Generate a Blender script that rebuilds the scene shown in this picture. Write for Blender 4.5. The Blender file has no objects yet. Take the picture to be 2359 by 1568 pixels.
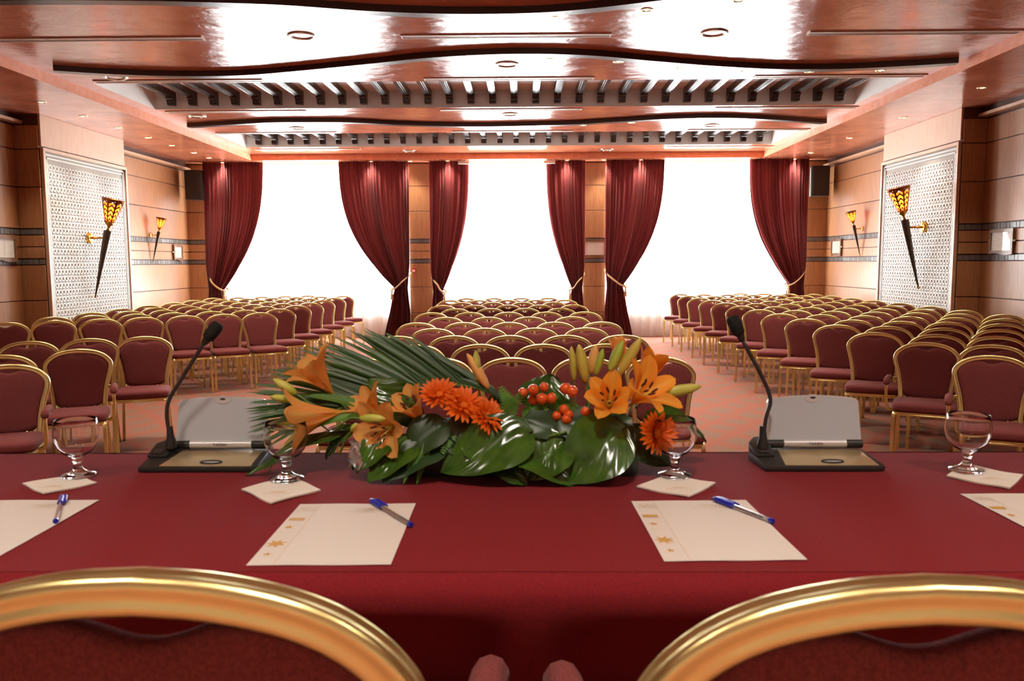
import bpy, bmesh, math, random
from math import sin, cos, pi, radians, sqrt, atan2
from mathutils import Vector, Matrix, Quaternion

random.seed(7)
SC = bpy.context.scene
COL = SC.collection

# ------------------------------------------------------------------ camera, world, exposure
def make_camera():
    F, PITCH, ROLL, YAW, H = 1846.8, .0967, -.0046, .0129, 1.5687
    cy, sy = cos(YAW), sin(YAW)
    f = Vector((-sy, cy, 0)); r = Vector((cy, sy, 0)); u = Vector((0, 0, 1))
    f2 = f*cos(PITCH) - u*sin(PITCH); u2 = u*cos(PITCH) + f*sin(PITCH)
    r3 = r*cos(ROLL) + u2*sin(ROLL); u3 = u2*cos(ROLL) - r*sin(ROLL)
    cam = bpy.data.cameras.new('camera'); o = bpy.data.objects.new('camera', cam); COL.objects.link(o)
    m = Matrix((r3, u3, -f2)).transposed().to_4x4(); m.translation = (0, 0, H)
    o.matrix_world = m
    cam.sensor_fit = 'HORIZONTAL'; cam.sensor_width = 36.0; cam.lens = 36.0*F/2359.0
    cam.clip_start = .02; cam.clip_end = 200
    cam.dof.use_dof = True; cam.dof.focus_distance = 6.5; cam.dof.aperture_fstop = 9.0
    SC.camera = o
make_camera()
SKY = 30.0
W = bpy.data.worlds.new('sky'); SC.world = W; W.use_nodes = True
bg = W.node_tree.nodes['Background']; bg.inputs[0].default_value = (.93, .97, 1.0, 1); bg.inputs[1].default_value = SKY
SC.view_settings.view_transform = 'Standard'; SC.view_settings.look = 'None'
SC.view_settings.gamma = 1; SC.view_settings.use_curve_mapping = False
SC.view_settings.exposure = 0.5
SC.cycles.use_denoising = True
SC.cycles.max_bounces = 16; SC.cycles.transmission_bounces = 16; SC.cycles.glossy_bounces = 4; SC.cycles.adaptive_threshold = .02; SC.cycles.transparent_max_bounces = 16; SC.cycles.diffuse_bounces = 4
SC.cycles.caustics_reflective = False
SPOT_W = 110.0
WARM = (1.0, .90, .76)

# room dimensions (metres)
XL, XR = -7.07, 6.385          # side walls
YB, YF = 17.0, -4.0            # window wall, wall behind the head table
ZS, ZC = 3.65, 3.77            # perimeter soffit, main ceiling
SXL, SXR, SYB, SYF = -5.47, 4.857, 16.43, -3.0   # inner edges of the soffit
STAGE = .385; TT = 1.133       # stage height, table cloth surface

# window daylight portals (guide sky light through the three windows)
WINS = [(-6.57, -2.39), (-1.855, 1.254), (1.772, 5.86)]
for a, b in WINS:
    L = bpy.data.lights.new('window_portal', 'AREA'); L.shape = 'RECTANGLE'; L.size = b-a; L.size_y = 3.1
    L.cycles.is_portal = True
    o = bpy.data.objects.new('window_portal', L); COL.objects.link(o)
    o.location = ((a+b)/2, YB+.28, 2.1); o.rotation_euler = (-pi/2, 0, 0)

# ------------------------------------------------------------------ helpers
def lin(c):
    return tuple(((v/255)/12.92 if v/255 <= .04045 else ((v/255+.055)/1.055)**2.4) for v in c)
def tag(o, label=None, cat=None, group=None, kind=None):
    if label: o['label'] = label
    if cat: o['category'] = cat
    if group: o['group'] = group
    if kind: o['kind'] = kind
    return o
def empty(name, loc=(0, 0, 0), rz=0, label=None, cat=None, group=None, kind=None):
    o = bpy.data.objects.new(name, None); COL.objects.link(o); o.empty_display_size = .05
    o.location = loc; o.rotation_euler = (0, 0, rz)
    return tag(o, label, cat, group, kind)
class MB:
    """collects vertices and faces of one mesh"""
    def __init__(s): s.v = []; s.f = []; s.m = []; s.uv = {}
    def add(s, vs, fs, mi=0):
        n = len(s.v); s.v += [tuple(p) for p in vs]; s.f += [tuple(i+n for i in f) for f in fs]; s.m += [mi]*len(fs)
        return s
    def box(s, x0, x1, y0, y1, z0, z1, mi=0):
        vs = [(x, y, z) for x in (x0, x1) for y in (y0, y1) for z in (z0, z1)]
        return s.add(vs, [(0, 1, 3, 2), (4, 6, 7, 5), (0, 4, 5, 1), (2, 3, 7, 6), (0, 2, 6, 4), (1, 5, 7, 3)], mi)
    def tube(s, pts, rad, n=8, prof=None, closed=False, caps=True, up=None, mi=0):
        """sweep a circle (radius or per-point radii) or a 2D profile along points"""
        P = [Vector(p) for p in pts]; N = len(P)
        if prof is None: prof = [(cos(2*pi*i/n), sin(2*pi*i/n)) for i in range(n)]
        else: n = len(prof)
        R = rad if isinstance(rad, (list, tuple)) else [rad]*N
        T = []
        for i in range(N):
            a = P[(i-1) % N] if (closed or i > 0) else P[i]; b = P[(i+1) % N] if (closed or i < N-1) else P[i]
            T.append((b-a).normalized())
        u = Vector(up) if up else (Vector((0, 0, 1)) if abs(T[0].z) < .9 else Vector((1, 0, 0)))
        u = (u - T[0]*u.dot(T[0])).normalized(); vs = []
        for i in range(N):
            if i and not up:
                u = (u - T[i]*u.dot(T[i])).normalized()
            if up:
                uu = Vector(up); u = (uu - T[i]*uu.dot(T[i])).normalized()
            w = T[i].cross(u)
            vs += [P[i] + (w*a + u*b)*R[i] for a, b in prof]
        fs = []
        for i in range(N if closed else N-1):
            k = (i+1) % N
            for j in range(n):
                l = (j+1) % n
                fs.append((i*n+j, i*n+l, k*n+l, k*n+j))
        if caps and not closed:
            fs.append(tuple(reversed(range(n)))); fs.append(tuple(range((N-1)*n, N*n)))
        return s.add(vs, fs, mi)
    def lathe(s, prof, n=24, o=(0, 0, 0), mi=0, a0=0):
        vs = []; fs = []; m = len(prof); o = Vector(o)
        for i in range(n):
            a = 2*pi*i/n + a0
            vs += [o+Vector((r*cos(a), r*sin(a), z)) for r, z in prof]
        for i in range(n):
            k = (i+1) % n
            for j in range(m-1): fs.append((i*m+j, k*m+j, k*m+j+1, i*m+j+1))
        return s.add(vs, fs, mi)
    def grid(s, fn, nu, nv, mi=0, uv=False):
        vs = [fn(i/nu, j/nv) for j in range(nv+1) for i in range(nu+1)]; n0 = len(s.f)
        fs = [(j*(nu+1)+i, j*(nu+1)+i+1, (j+1)*(nu+1)+i+1, (j+1)*(nu+1)+i) for j in range(nv) for i in range(nu)]
        if uv:
            b = len(s.v)
            for j in range(nv+1):
                for i in range(nu+1): s.uv[b+j*(nu+1)+i] = (i/nu, j/nv)
        return s.add(vs, fs, mi)
    def mesh(s, name, mats, smooth=False, bevel=0, seg=2, weld=False):
        me = bpy.data.meshes.new(name); me.from_pydata(s.v, [], s.f); me.update()
        if s.uv:
            l = me.uv_layers.new(name='UVMap')
            for lp in me.loops: l.data[lp.index].uv = s.uv.get(lp.vertex_index, (0, 0))
        if not isinstance(mats, (list, tuple)): mats = [mats]
        for m in mats: me.materials.append(m)
        if len(mats) > 1:
            for p, k in zip(me.polygons, s.m): p.material_index = k
        if bevel or weld or smooth:
            bm = bmesh.new(); bm.from_mesh(me)
            if weld: bmesh.ops.remove_doubles(bm, verts=bm.verts, dist=1e-5)
            bmesh.ops.recalc_face_normals(bm, faces=bm.faces)
            if bevel: bmesh.ops.bevel(bm, geom=bm.edges[:], offset=bevel, segments=seg, affect='EDGES', profile=.6)
            bm.to_mesh(me); bm.free()
        if smooth:
            for p in me.polygons: p.use_smooth = True
            if smooth == 'auto':
                try: me.set_sharp_from_angle(angle=radians(38))
                except Exception: pass
        return me
    def obj(s, name, mats, parent=None, smooth=False, bevel=0, seg=2, weld=False, loc=(0, 0, 0), rot=None):
        return link(name, s.mesh(name, mats, smooth, bevel, seg, weld), parent, loc, rot)
def link(name, me, parent=None, loc=(0, 0, 0), rot=None):
    o = bpy.data.objects.new(name, me); COL.objects.link(o); o.parent = parent; o.location = loc
    if rot is not None:
        if isinstance(rot, Quaternion): o.rotation_mode = 'QUATERNION'; o.rotation_quaternion = rot
        else: o.rotation_euler = rot
    return o
def catmull(P, k=6, closed=False):
    P = [Vector(p) for p in P]; n = len(P); out = []
    for i in range(n if closed else n-1):
        p1, p2 = P[i], P[(i+1) % n]
        p0 = P[i-1] if (closed or i > 0) else p1*2-p2
        p3 = P[(i+2) % n] if (closed or i+2 < n) else p2*2-p1
        for j in range(k):
            t = j/k
            out.append(.5*((2*p1)+(p2-p0)*t+(2*p0-5*p1+4*p2-p3)*t*t+(3*p1-p0-3*p2+p3)*t**3))
    if not closed: out.append(P[-1])
    return out
def copy_tree(o, parent=None):
    c = o.copy(); COL.objects.link(c); c.parent = parent
    for ch in o.children: copy_tree(ch, c)
    return c
ORD = ['', 'first', 'second', 'third', 'fourth', 'fifth', 'sixth', 'seventh', 'eighth', 'ninth', 'tenth', 'eleventh', 'twelfth', 'thirteenth', 'fourteenth']

# ------------------------------------------------------------------ materials
def mat(name, col, rough=.5, metal=0, spec=.5, **kw):
    m = bpy.data.materials.new(name); m.use_nodes = True
    b = m.node_tree.nodes['Principled BSDF']
    b.inputs['Base Color'].default_value = (*lin(col), 1); b.inputs['Roughness'].default_value = rough
    b.inputs['Metallic'].default_value = metal; b.inputs['Specular IOR Level'].default_value = spec
    for k, v in kw.items(): b.inputs[k.replace('_', ' ')].default_value = v
    return m
def nodes(m): return m.node_tree.nodes, m.node_tree.links, m.node_tree.nodes['Principled BSDF']
def nz(m, scale=(1, 1, 1), nscale=5, detail=3, rot=(0, 0, 0), rough=.5, dist=0, coord='Object'):
    N, Lk, b = nodes(m)
    tc = N.new('ShaderNodeTexCoord'); mp = N.new('ShaderNodeMapping'); t = N.new('ShaderNodeTexNoise')
    mp.inputs['Scale'].default_value = scale; mp.inputs['Rotation'].default_value = rot
    t.inputs['Scale'].default_value = nscale; t.inputs['Detail'].default_value = detail
    t.inputs['Roughness'].default_value = rough; t.inputs['Distortion'].default_value = dist
    Lk.new(tc.outputs[coord], mp.inputs[0]); Lk.new(mp.outputs[0], t.inputs['Vector'])
    return t.outputs['Fac']
def ramp(m, fac, stops):
    N, Lk, b = nodes(m); r = N.new('ShaderNodeValToRGB'); e = r.color_ramp.elements
    while len(e) < len(stops): e.new(.5)
    for i, (p, c) in enumerate(stops): e[i].position = p; e[i].color = (*lin(c), 1)
    Lk.new(fac, r.inputs[0]); return r.outputs[0]
def mixc(m, fac, a, b_, mode='MIX'):
    N, Lk, b = nodes(m); x = N.new('ShaderNodeMix'); x.data_type = 'RGBA'; x.blend_type = mode
    if hasattr(fac, 'links'): Lk.new(fac, x.inputs['Factor'])
    else: x.inputs['Factor'].default_value = fac
    for k, v in (('A', a), ('B', b_)):
        s = [i for i in x.inputs if i.name == k and i.type == 'RGBA'][0]
        if hasattr(v, 'links'): Lk.new(v, s)
        else: s.default_value = (*lin(v), 1)
    return [q for q in x.outputs if q.type == 'RGBA'][0]
def setc(m, out): N, Lk, b = nodes(m); Lk.new(out, b.inputs['Base Color'])
def bump(m, fac, strength=.2, dist=.01):
    N, Lk, b = nodes(m); x = N.new('ShaderNodeBump'); x.inputs['Strength'].default_value = strength; x.inputs['Distance'].default_value = dist
    Lk.new(fac, x.inputs['Height']); Lk.new(x.outputs[0], b.inputs['Normal']); return x

def wood(name, a, b_, rough=.42, axis=2):
    m = mat(name, a, rough); sc = [9, 9, 9]; sc[axis] = .55
    f = nz(m, tuple(sc), 6, 5, rough=.6, dist=.4); setc(m, ramp(m, f, [(.28, b_), (.72, a)])); bump(m, f, .04, .002); return m
M = {}
M['wood'] = wood('wall_veneer', (168, 118, 78), (138, 92, 58))
M['wood_light'] = wood('pale_wood_trim', (196, 158, 128), (178, 138, 108), .4)
M['groove'] = mat('groove_brown', (74, 38, 22), .6)
M['stucco'] = mat('polished_coral_stucco', (176, 106, 82), .13, 0, .6)
f1 = nz(M['stucco'], (1, 1, 1), 1.6, 6, rough=.62, dist=.7)
setc(M['stucco'], ramp(M['stucco'], f1, [(.25, (172, 98, 70)), (.5, (194, 120, 90)), (.78, (210, 140, 110))]))
f2 = nz(M['stucco'], (1, 1.4, 1), 4.2, 8, rough=.6, dist=.6)
bump(M['stucco'], f2, .3, .02)
M['fascia'] = mat('coral_stucco_matt', (222, 146, 110), .4)
setc(M['fascia'], ramp(M['fascia'], nz(M['fascia'], (1, 1, 1), 9, 5), [(.3, (214, 134, 98)), (.7, (228, 156, 122))]))
M['white_wall'] = mat('coffer_white', (236, 233, 228), .7)
M['beam'] = wood('dark_beam', (52, 36, 30), (36, 24, 20), .22, 1)
M['fin'] = wood('dark_fin', (56, 36, 30), (40, 26, 22), .3, 0)
M['vent'] = mat('vent_metal', (206, 186, 172), .4, .2); M['vent_dark'] = mat('vent_dark', (110, 90, 82), .5)
# carpet
c = mat('carpet', (176, 112, 90), .95, 0, .1); M['carpet'] = c
N, Lk, b = nodes(c); tc = N.new('ShaderNodeTexCoord')
def wave(rotz, sc, dist):
    mp = N.new('ShaderNodeMapping'); mp.inputs['Rotation'].default_value = (0, 0, rotz)
    w = N.new('ShaderNodeTexWave'); w.inputs['Scale'].default_value = sc; w.inputs['Distortion'].default_value = dist; w.inputs['Detail'].default_value = 2
    Lk.new(tc.outputs['Object'], mp.inputs[0]); Lk.new(mp.outputs[0], w.inputs[0]); return w.outputs['Fac']
w1 = ramp(c, wave(.62, .9, 3.5), [(.55, (0, 0, 0)), (.95, (255, 255, 255))]); w2 = ramp(c, wave(-.62, .9, 3.5), [(.55, (0, 0, 0)), (.95, (255, 255, 255))])
base = ramp(c, nz(c, (1, 1, 1), 90, 2), [(.3, (114, 84, 70)), (.7, (144, 108, 90))])
ww = mixc(c, 1.0, w1, w2, 'LIGHTEN')
spk = ramp(c, nz(c, (1, 1, 1), 26, 3), [(.4, (0, 0, 0)), (.62, (255, 255, 255))])
wm = mixc(c, .75, ww, spk, 'MULTIPLY')
setc(c, mixc(c, wm, base, (156, 82, 66)))
bump(c, nz(c, (1, 1, 1), 220, 2), .35, .004)
# fabrics
def thin(m, col, f):
    N, Lk, b = nodes(m); t_ = N.new('ShaderNodeBsdfTranslucent'); t_.inputs[0].default_value = (*lin(col), 1)
    x = N.new('ShaderNodeMixShader'); x.inputs[0].default_value = f; o = [n for n in N if n.type == 'OUTPUT_MATERIAL'][0]
    Lk.new(b.outputs[0], x.inputs[1]); Lk.new(t_.outputs[0], x.inputs[2]); Lk.new(x.outputs[0], o.inputs[0])
def fabric(name, a, b_, ns=160, rough=.85, sheen=.3, bs=.25):
    m = mat(name, a, rough, 0, .2, Sheen_Weight=sheen, Sheen_Roughness=.4)
    f = nz(m, (1, 1, 1), ns, 2); setc(m, ramp(m, f, [(.3, b_), (.7, a)])); bump(m, f, bs, .002); return m
M['chair_fabric'] = fabric('maroon_upholstery', (128, 64, 62), (103, 48, 48), 260, .95, .06)
# fine vertical ribs on the upholstery
N, Lk, b = nodes(M['chair_fabric']); tc = N.new('ShaderNodeTexCoord'); w = N.new('ShaderNodeTexWave'); w.inputs['Scale'].default_value = 62; w.inputs['Distortion'].default_value = .6
Lk.new(tc.outputs['Object'], w.inputs[0]); bump(M['chair_fabric'], w.outputs['Fac'], .3, .001)
M['cloth'] = fabric('red_tablecloth', (130, 29, 35), (108, 20, 27), 420, .92, .1, .15)
M['velvet'] = fabric('burgundy_velvet', (122, 58, 57), (98, 43, 44), 90, 1.0, .1)
M['velvet'].node_tree.nodes['Principled BSDF'].inputs['Specular IOR Level'].default_value = .05
thin(M['velvet'], (150, 50, 50), .015)
M['gold'] = mat('brushed_gold', (230, 218, 152), .3, 1.0)
M['gold_dull'] = mat('aged_brass', (168, 122, 52), .3, 1.0)
M['brass'] = mat('polished_brass', (226, 170, 70), .16, 1.0)
M['steel'] = mat('polished_steel', (200, 196, 188), .2, 1.0)
M['shade'] = mat('pierced_copper', (120, 66, 30), .35, 1.0)
M['liner'] = mat('amber_liner', (214, 70, 24), .5); thin(M['liner'], (255, 120, 40), .7)
M['torch'] = mat('dark_lacquered_wood', (58, 40, 24), .28)
M['black'] = mat('black_plastic', (38, 38, 36), .45); M['foam'] = fabric('microphone_foam', (52, 56, 54), (30, 32, 32), 320, .95, 0, .8)
M['neck'] = mat('gooseneck_grey', (64, 60, 58), .4, .4)
M['speaker'] = mat('speaker_grille', (48, 46, 44), .8)
M['silver'] = mat('silver_plastic', (205, 206, 206), .35, .3)
M['mesh'] = mat('speaker_mesh_grey', (188, 196, 202), .5, .1)
N, Lk, b = nodes(M['mesh']); tc = N.new('ShaderNodeTexCoord'); w = N.new('ShaderNodeTexWave'); w.inputs['Scale'].default_value = 260; w.bands_direction = 'Z'
Lk.new(tc.outputs['Object'], w.inputs[0]); bump(M['mesh'], w.outputs['Fac'], .3, .0006)
M['plate'] = mat('champagne_plate', (196, 176, 136), .24, .45)
M['paper'] = mat('cream_paper', (216, 206, 197), .75); M['napkin'] = fabric('white_napkin', (232, 225, 212), (224, 215, 201), 300, .9, 0, .1)
M['print'] = mat('gold_print', (196, 148, 66), .5); M['print_faint'] = mat('faint_print', (206, 184, 160), .6); M['ink'] = mat('dark_print', (70, 66, 64), .6)
M['glass'] = mat('clear_glass', (255, 255, 255), .0, 0, .5, Transmission_Weight=1.0, IOR=1.33)
M['clear'] = mat('clear_plastic', (240, 244, 250), .05, 0, .5, Transmission_Weight=.9, IOR=1.3)
M['blue'] = mat('blue_plastic', (28, 44, 168), .3); M['pen_core'] = mat('pen_core', (120, 84, 40), .35)
M['rope'] = fabric('gold_cord', (214, 186, 140), (170, 130, 90), 60, .7, .2)
M['white'] = mat('white_plastic', (232, 228, 220), .5); M['red'] = mat('red_plastic', (190, 40, 36), .4)
M['pattern'] = mat('white_relief_panel', (214, 211, 204), .5)
M['pattern_back'] = mat('relief_background', (150, 144, 134), .7)
M['window_frame'] = mat('window_frame_white', (225, 222, 216), .5)
M['tile'] = mat('grey_mosaic_tile', (98, 92, 88), .3); M['picture'] = mat('framed_print', (214, 206, 192), .35)
M['frame_wood'] = wood('picture_frame_wood', (122, 82, 48), (92, 58, 34), .35, 0)
M['floorboard'] = wood('stage_top', (120, 60, 46), (100, 48, 38), .7, 0)
def emit(name, col, s):
    m = bpy.data.materials.new(name); m.use_nodes = True; N = m.node_tree.nodes; N.clear()
    e = N.new('ShaderNodeEmission'); e.inputs[0].default_value = (*col, 1); e.inputs[1].default_value = s
    o = N.new('ShaderNodeOutputMaterial'); m.node_tree.links.new(e.outputs[0], o.inputs[0]); return m
M['bulb'] = emit('halogen_bulb', (1, .78, .48), 30.0)
M['lamp_glow'] = emit('torch_bulb', (1, .62, .25), 40.0)
def sheer():
    m = bpy.data.materials.new('white_sheer'); m.use_nodes = True; N = m.node_tree.nodes; Lk = m.node_tree.links; N.clear()
    t = N.new('ShaderNodeBsdfTransparent'); t.inputs[0].default_value = (.97, .965, .95, 1)
    tr = N.new('ShaderNodeBsdfTranslucent'); tr.inputs[0].default_value = (.9, .88, .84, 1)
    d = N.new('ShaderNodeBsdfDiffuse'); d.inputs[0].default_value = (.86, .82, .74, 1)
    a = N.new('ShaderNodeMixShader'); a.inputs[0].default_value = .5; b = N.new('ShaderNodeMixShader'); b.inputs[0].default_value = .5
    Lk.new(tr.outputs[0], a.inputs[1]); Lk.new(d.outputs[0], a.inputs[2]); Lk.new(t.outputs[0], b.inputs[1]); Lk.new(a.outputs[0], b.inputs[2])
    o = N.new('ShaderNodeOutputMaterial'); Lk.new(b.outputs[0], o.inputs[0]); return m
M['sheer'] = sheer()
def pane():
    m = bpy.data.materials.new('window_pane'); m.use_nodes = True; N = m.node_tree.nodes; Lk = m.node_tree.links; N.clear()
    t = N.new('ShaderNodeBsdfTransparent'); g = N.new('ShaderNodeBsdfGlossy'); g.inputs['Roughness'].default_value = .02
    x = N.new('ShaderNodeMixShader'); x.inputs[0].default_value = .07; o = N.new('ShaderNodeOutputMaterial')
    Lk.new(t.outputs[0], x.inputs[1]); Lk.new(g.outputs[0], x.inputs[2]); Lk.new(x.outputs[0], o.inputs[0]); return m
M['pane'] = pane()

# ------------------------------------------------------------------ room shell
def struct(name, mb, m, parent=None, **kw):
    o = mb.obj(name, m, parent, **kw); o['kind'] = 'structure'; return o
struct('floor', MB().box(XL-.3, XR+.3, YF-.3, YB+.5, -.1, 0), M['carpet'])
stg = struct('stage_platform', MB().box(-3.3, 3.3, YF+.02, 2.2, 0, STAGE), M['carpet'])
stg['label'] = 'low carpeted platform that carries the head table'
# levels of the wall boards and of the two mosaic bands
LEV = [.12, .52, 1.065, 1.565, 1.655, 1.82, 1.985, 2.075, 2.65, 3.17, 3.64]
BANDS = [(1.575, 1.645), (1.995, 2.065)]
def boards(parent, fn, a0, a1, top=3.64):
    """horizontal veneer boards with recessed joints and two mosaic bands; fn maps (along, out, z) to a point"""
    prev = .12
    for z0, z1 in zip(LEV[:-1], LEV[1:]):
        z1 = min(z1, top)
        if any(abs((z0+z1)/2-(p+q)/2) < .02 for p, q in BANDS): continue
        mb = MB()
        c = [(a, d, z) for a in (a0, a1) for d in (0, .018) for z in (z0+.006, z1-.006)]
        mb.add([fn(*p) for p in c], [(0, 1, 3, 2), (4, 6, 7, 5), (0, 4, 5, 1), (2, 3, 7, 6), (0, 2, 6, 4), (1, 5, 7, 3)])
        mb.obj('panel', M['wood'], parent, smooth='auto', bevel=.003, seg=1)
    for p, q in BANDS:
        mb = MB(); n = max(1, int((a1-a0)/.07)); w = (a1-a0)/n
        for i in range(n):
            c = [(a, d, z) for a in (a0+i*w+.004, a0+(i+1)*w-.004) for d in (0, .012+.004*((i*7) % 3)/2) for z in (p, q)]
            mb.add([fn(*t) for t in c], [(0, 1, 3, 2), (4, 6, 7, 5), (0, 4, 5, 1), (2, 3, 7, 6), (0, 2, 6, 4), (1, 5, 7, 3)])
        o = mb.obj('mosaic_band', M['tile'], parent); o['kind'] = 'stuff'
PY0, PY1 = 11.28, 13.68        # pilaster
wl = struct('wall_left', MB().box(XL-.2, XL, YF, YB+.5, 0, ZS+.05), M['groove'])
wr = struct('wall_right', MB().box(XR, XR+.2, YF, YB+.5, 0, ZS+.05), M['groove'])
PXL, PXR = -6.72, 6.05
for w, x, s, px in ((wl, XL, 1, PXL), (wr, XR, -1, PXR)):
    boards(w, lambda a, d, z: (x+s*d, a, z), YF+.02, PY0, 3.5)
    boards(w, lambda a, d, z: (x+s*d, a, z), PY1, YB, 3.5)
    MB().box(min(x, px), max(x, px), PY0, PY1, 0, ZS).obj('pilaster', M['groove'], w)
    boards(w, lambda a, d, z: (a, PY0-d, z), min(x, px)+.02 if s > 0 else px, px if s > 0 else x-.02, 3.5)
    MB().box(min(x, px), max(x, px), PY1, PY1+.018, 0, ZS).obj('pilaster_return', M['wood'], w)
    # cornice strips of the two bays
    for y0, y1 in ((YF, PY0), (PY1, YB)):
        mb = MB().box(x, x+s*.14, y0, y1, 3.52, 3.565) if s > 0 else MB().box(x-.14, x, y0, y1, 3.52, 3.565)
        mb.obj('cornice', M['wood_light'], w, bevel=.004, seg=1)
        mb = MB().box(x, x+s*.05, y0, y1, 3.565, ZS) if s > 0 else MB().box(x-.05, x, y0, y1, 3.565, ZS)
        mb.obj('cornice_back', M['groove'], w)
    # upper veneer board and framed white relief panel
    mb = MB().box(px, px+.03, PY0+.01, PY1-.03, 3.215, ZS) if s > 0 else MB().box(px-.03, px, PY0+.01, PY1-.03, 3.215, ZS)
    mb.obj('upper_board', M['wood_light'], w, bevel=.003, seg=1)
    zt, fy0, fy1, ft = 3.2, PY0+.015, PY1+.0, .05
    mb = MB()
    def fb(y0, y1, z0, z1, d0, d1):
        a, b_ = px+s*d0, px+s*d1
        mb.box(min(a, b_), max(a, b_), y0, y1, z0, z1)
    fb(fy0, fy1, zt-ft, zt, 0, .05); fb(fy0, fy0+ft, .12, zt-ft, 0, .05); fb(fy1-ft, fy1, .12, zt-ft, 0, .05); fb(fy0, fy1, .05, .12, 0, .05)
    mb.obj('panel_frame', M['wood_light'], w, bevel=.004, seg=1)
    mb = MB(); fb(fy0+ft, fy1-ft, .12, zt-ft, 0, .012); bo = mb.obj('relief_back', M['pattern_back'], w)
    mb = MB()
    g0, g1, gz = fy0+ft+.1, fy1-ft-.1, zt-ft-.16
    for k, (e, d) in enumerate(((.02, .03), (.055, .026))):
        y0, y1, z1 = fy0+ft+e, fy1-ft-e, zt-ft-e*1.4
        fb(y0, y1, z1-.018, z1, 0, d); fb(y0, y0+.018, .12, z1, 0, d); fb(y1-.018, y1, .12, z1, 0, d)
    mb.obj('panel_bead', M['pattern'], w)
    mb = MB(); nc = 25; cw = (g1-g0)/nc; ch = cw*1.18; nr = int((gz-.15)/ch); ns = 10
    for i in range(nc):
        for j in range(nr):
            cy_, cz_ = g0+(i+.5)*cw, gz-(j+.5)*ch
            vs = []
            for q in range(ns):
                a = 2*pi*q/ns
                for rr, d in ((.47, .012), (.43, .024), (.27, .024), (.23, .012)):
                    vs.append((px+s*d, cy_+rr*cw*cos(a), cz_+rr*ch*sin(a)))
            fs = [(q*4+t, ((q+1) % ns)*4+t, ((q+1) % ns)*4+t+1, q*4+t+1) for q in range(ns) for t in range(3)]
            mb.add(vs, fs)
    for i in range(nc+1): fb(g0+i*cw-.006, g0+i*cw+.006, .15, gz, .012, .018)
    o = mb.obj('relief_ring', M['pattern'], w); o['kind'] = 'stuff'
# wall behind the head table, unseen; pale colour picked to bounce fill light
wf = struct('wall_front', MB().box(XL-.2, XR+.2, YF-.2, YF, 0, ZC+.5), mat('front_plaster', (236, 228, 214), .8))
# window wall with its openings
ZSILL, ZHEAD = .56, 3.56
mb = MB(); xs = [XL-.2] + [v for w in WINS for v in w] + [XR+.2]
for i in range(0, len(xs), 2): mb.box(xs[i], xs[i+1], YB, YB+.3, 0, ZC+.4)
for a, b_ in WINS: mb.box(a, b_, YB, YB+.3, 0, ZSILL); mb.box(a, b_, YB, YB+.3, ZHEAD, ZC+.4)
wb = struct('wall_back', mb, M['white_wall'])
for a, b_ in ((XL, WINS[0][0]), (WINS[0][1], WINS[1][0]), (WINS[1][1], WINS[2][0]), (WINS[2][1], XR)):
    MB().box(a, b_, YB-.012, YB, 0, ZS).obj('panel_backing', M['groove'], wb)
    boards(wb, lambda a_, d, z: (a_, YB-.012-d, z), a, b_)
for n, (a, b_) in enumerate(WINS, 1):
    win = empty('window_%d' % n, ((a+b_)/2, YB+.15, ZSILL), kind='structure')
    win['label'] = ['left', 'middle', 'right'][n-1]+' tall white-framed window behind the sheer curtain'
    hw = (b_-a)/2; H = ZHEAD-ZSILL; fr = MB(); zt = 2.405-ZSILL
    fr.box(-hw, hw, -.03, .03, 0, .07); fr.box(-hw, hw, -.03, .03, H-.07, H); fr.box(-hw, -hw+.07, -.03, .03, 0, H); fr.box(hw-.07, hw, -.03, .03, 0, H)
    fr.box(-hw, hw, -.03, .03, zt-.03, zt+.03)
    k = 4 if n == 2 else 5
    for i in range(1, k): fr.box(-hw+i*2*hw/k-.028, -hw+i*2*hw/k+.028, -.028, .028, .07, zt)
    fr.obj('window_frame', M['window_frame'], win)
    MB().box(-hw, hw, -.17, .1, -.03, 0).obj('window_sill', M['window_frame'], win)
    for i in range(k): MB().box(-hw+i*2*hw/k+.03, -hw+(i+1)*2*hw/k-.03, -.004, .004, .07, zt-.03).obj('pane', M['pane'], win)
    MB().box(-hw+.07, hw-.07, -.004, .004, zt+.03, H-.07).obj('pane', M['pane'], win)
# main ceiling with two beam coffers
CX0, CX1 = -5.23, 4.70; COFF = [(10.0, 11.66), (13.86, 15.45)]
mb = MB()
def q(x0, x1, y0, y1, z): mb.add([(x0, y0, z), (x0, y1, z), (x1, y1, z), (x1, y0, z)], [(0, 1, 2, 3)])
ys = [SYF] + [v for c_ in COFF for v in c_] + [SYB]
for i in range(0, len(ys), 2): q(SXL, SXR, ys[i], ys[i+1], ZC)
for y0, y1 in COFF: q(SXL, CX0, y0, y1, ZC); q(CX1, SXR, y0, y1, ZC)
struct('ceiling', mb, M['stucco'])
mb = MB().box(XL-.2, XR+.2, YF-.2, YB+.4, ZC+.45, ZC+.5); struct('ceiling_slab', mb, M['white_wall'])
mb = MB(); q(XL, SXL, YF, YB, ZS); q(SXR, XR, YF, YB, ZS); q(SXL, SXR, SYB, YB, ZS); q(SXL, SXR, YF, SYF, ZS)
struct('soffit', mb, M['stucco'])
mb = MB()
for (x0, y0, x1, y1) in ((SXL, SYF, SXL, SYB), (SXR, SYB, SXR, SYF), (SXL, SYB, SXR, SYB), (SXR, SYF, SXL, SYF)):
    mb.add([(x0, y0, ZS), (x1, y1, ZS), (x1, y1, ZC), (x0, y0, ZC)], [(0, 1, 2, 3)])
struct('trim_1', mb, M['fascia'])
CT = ZC+.235
NB = 32; BSP = .3045
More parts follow.
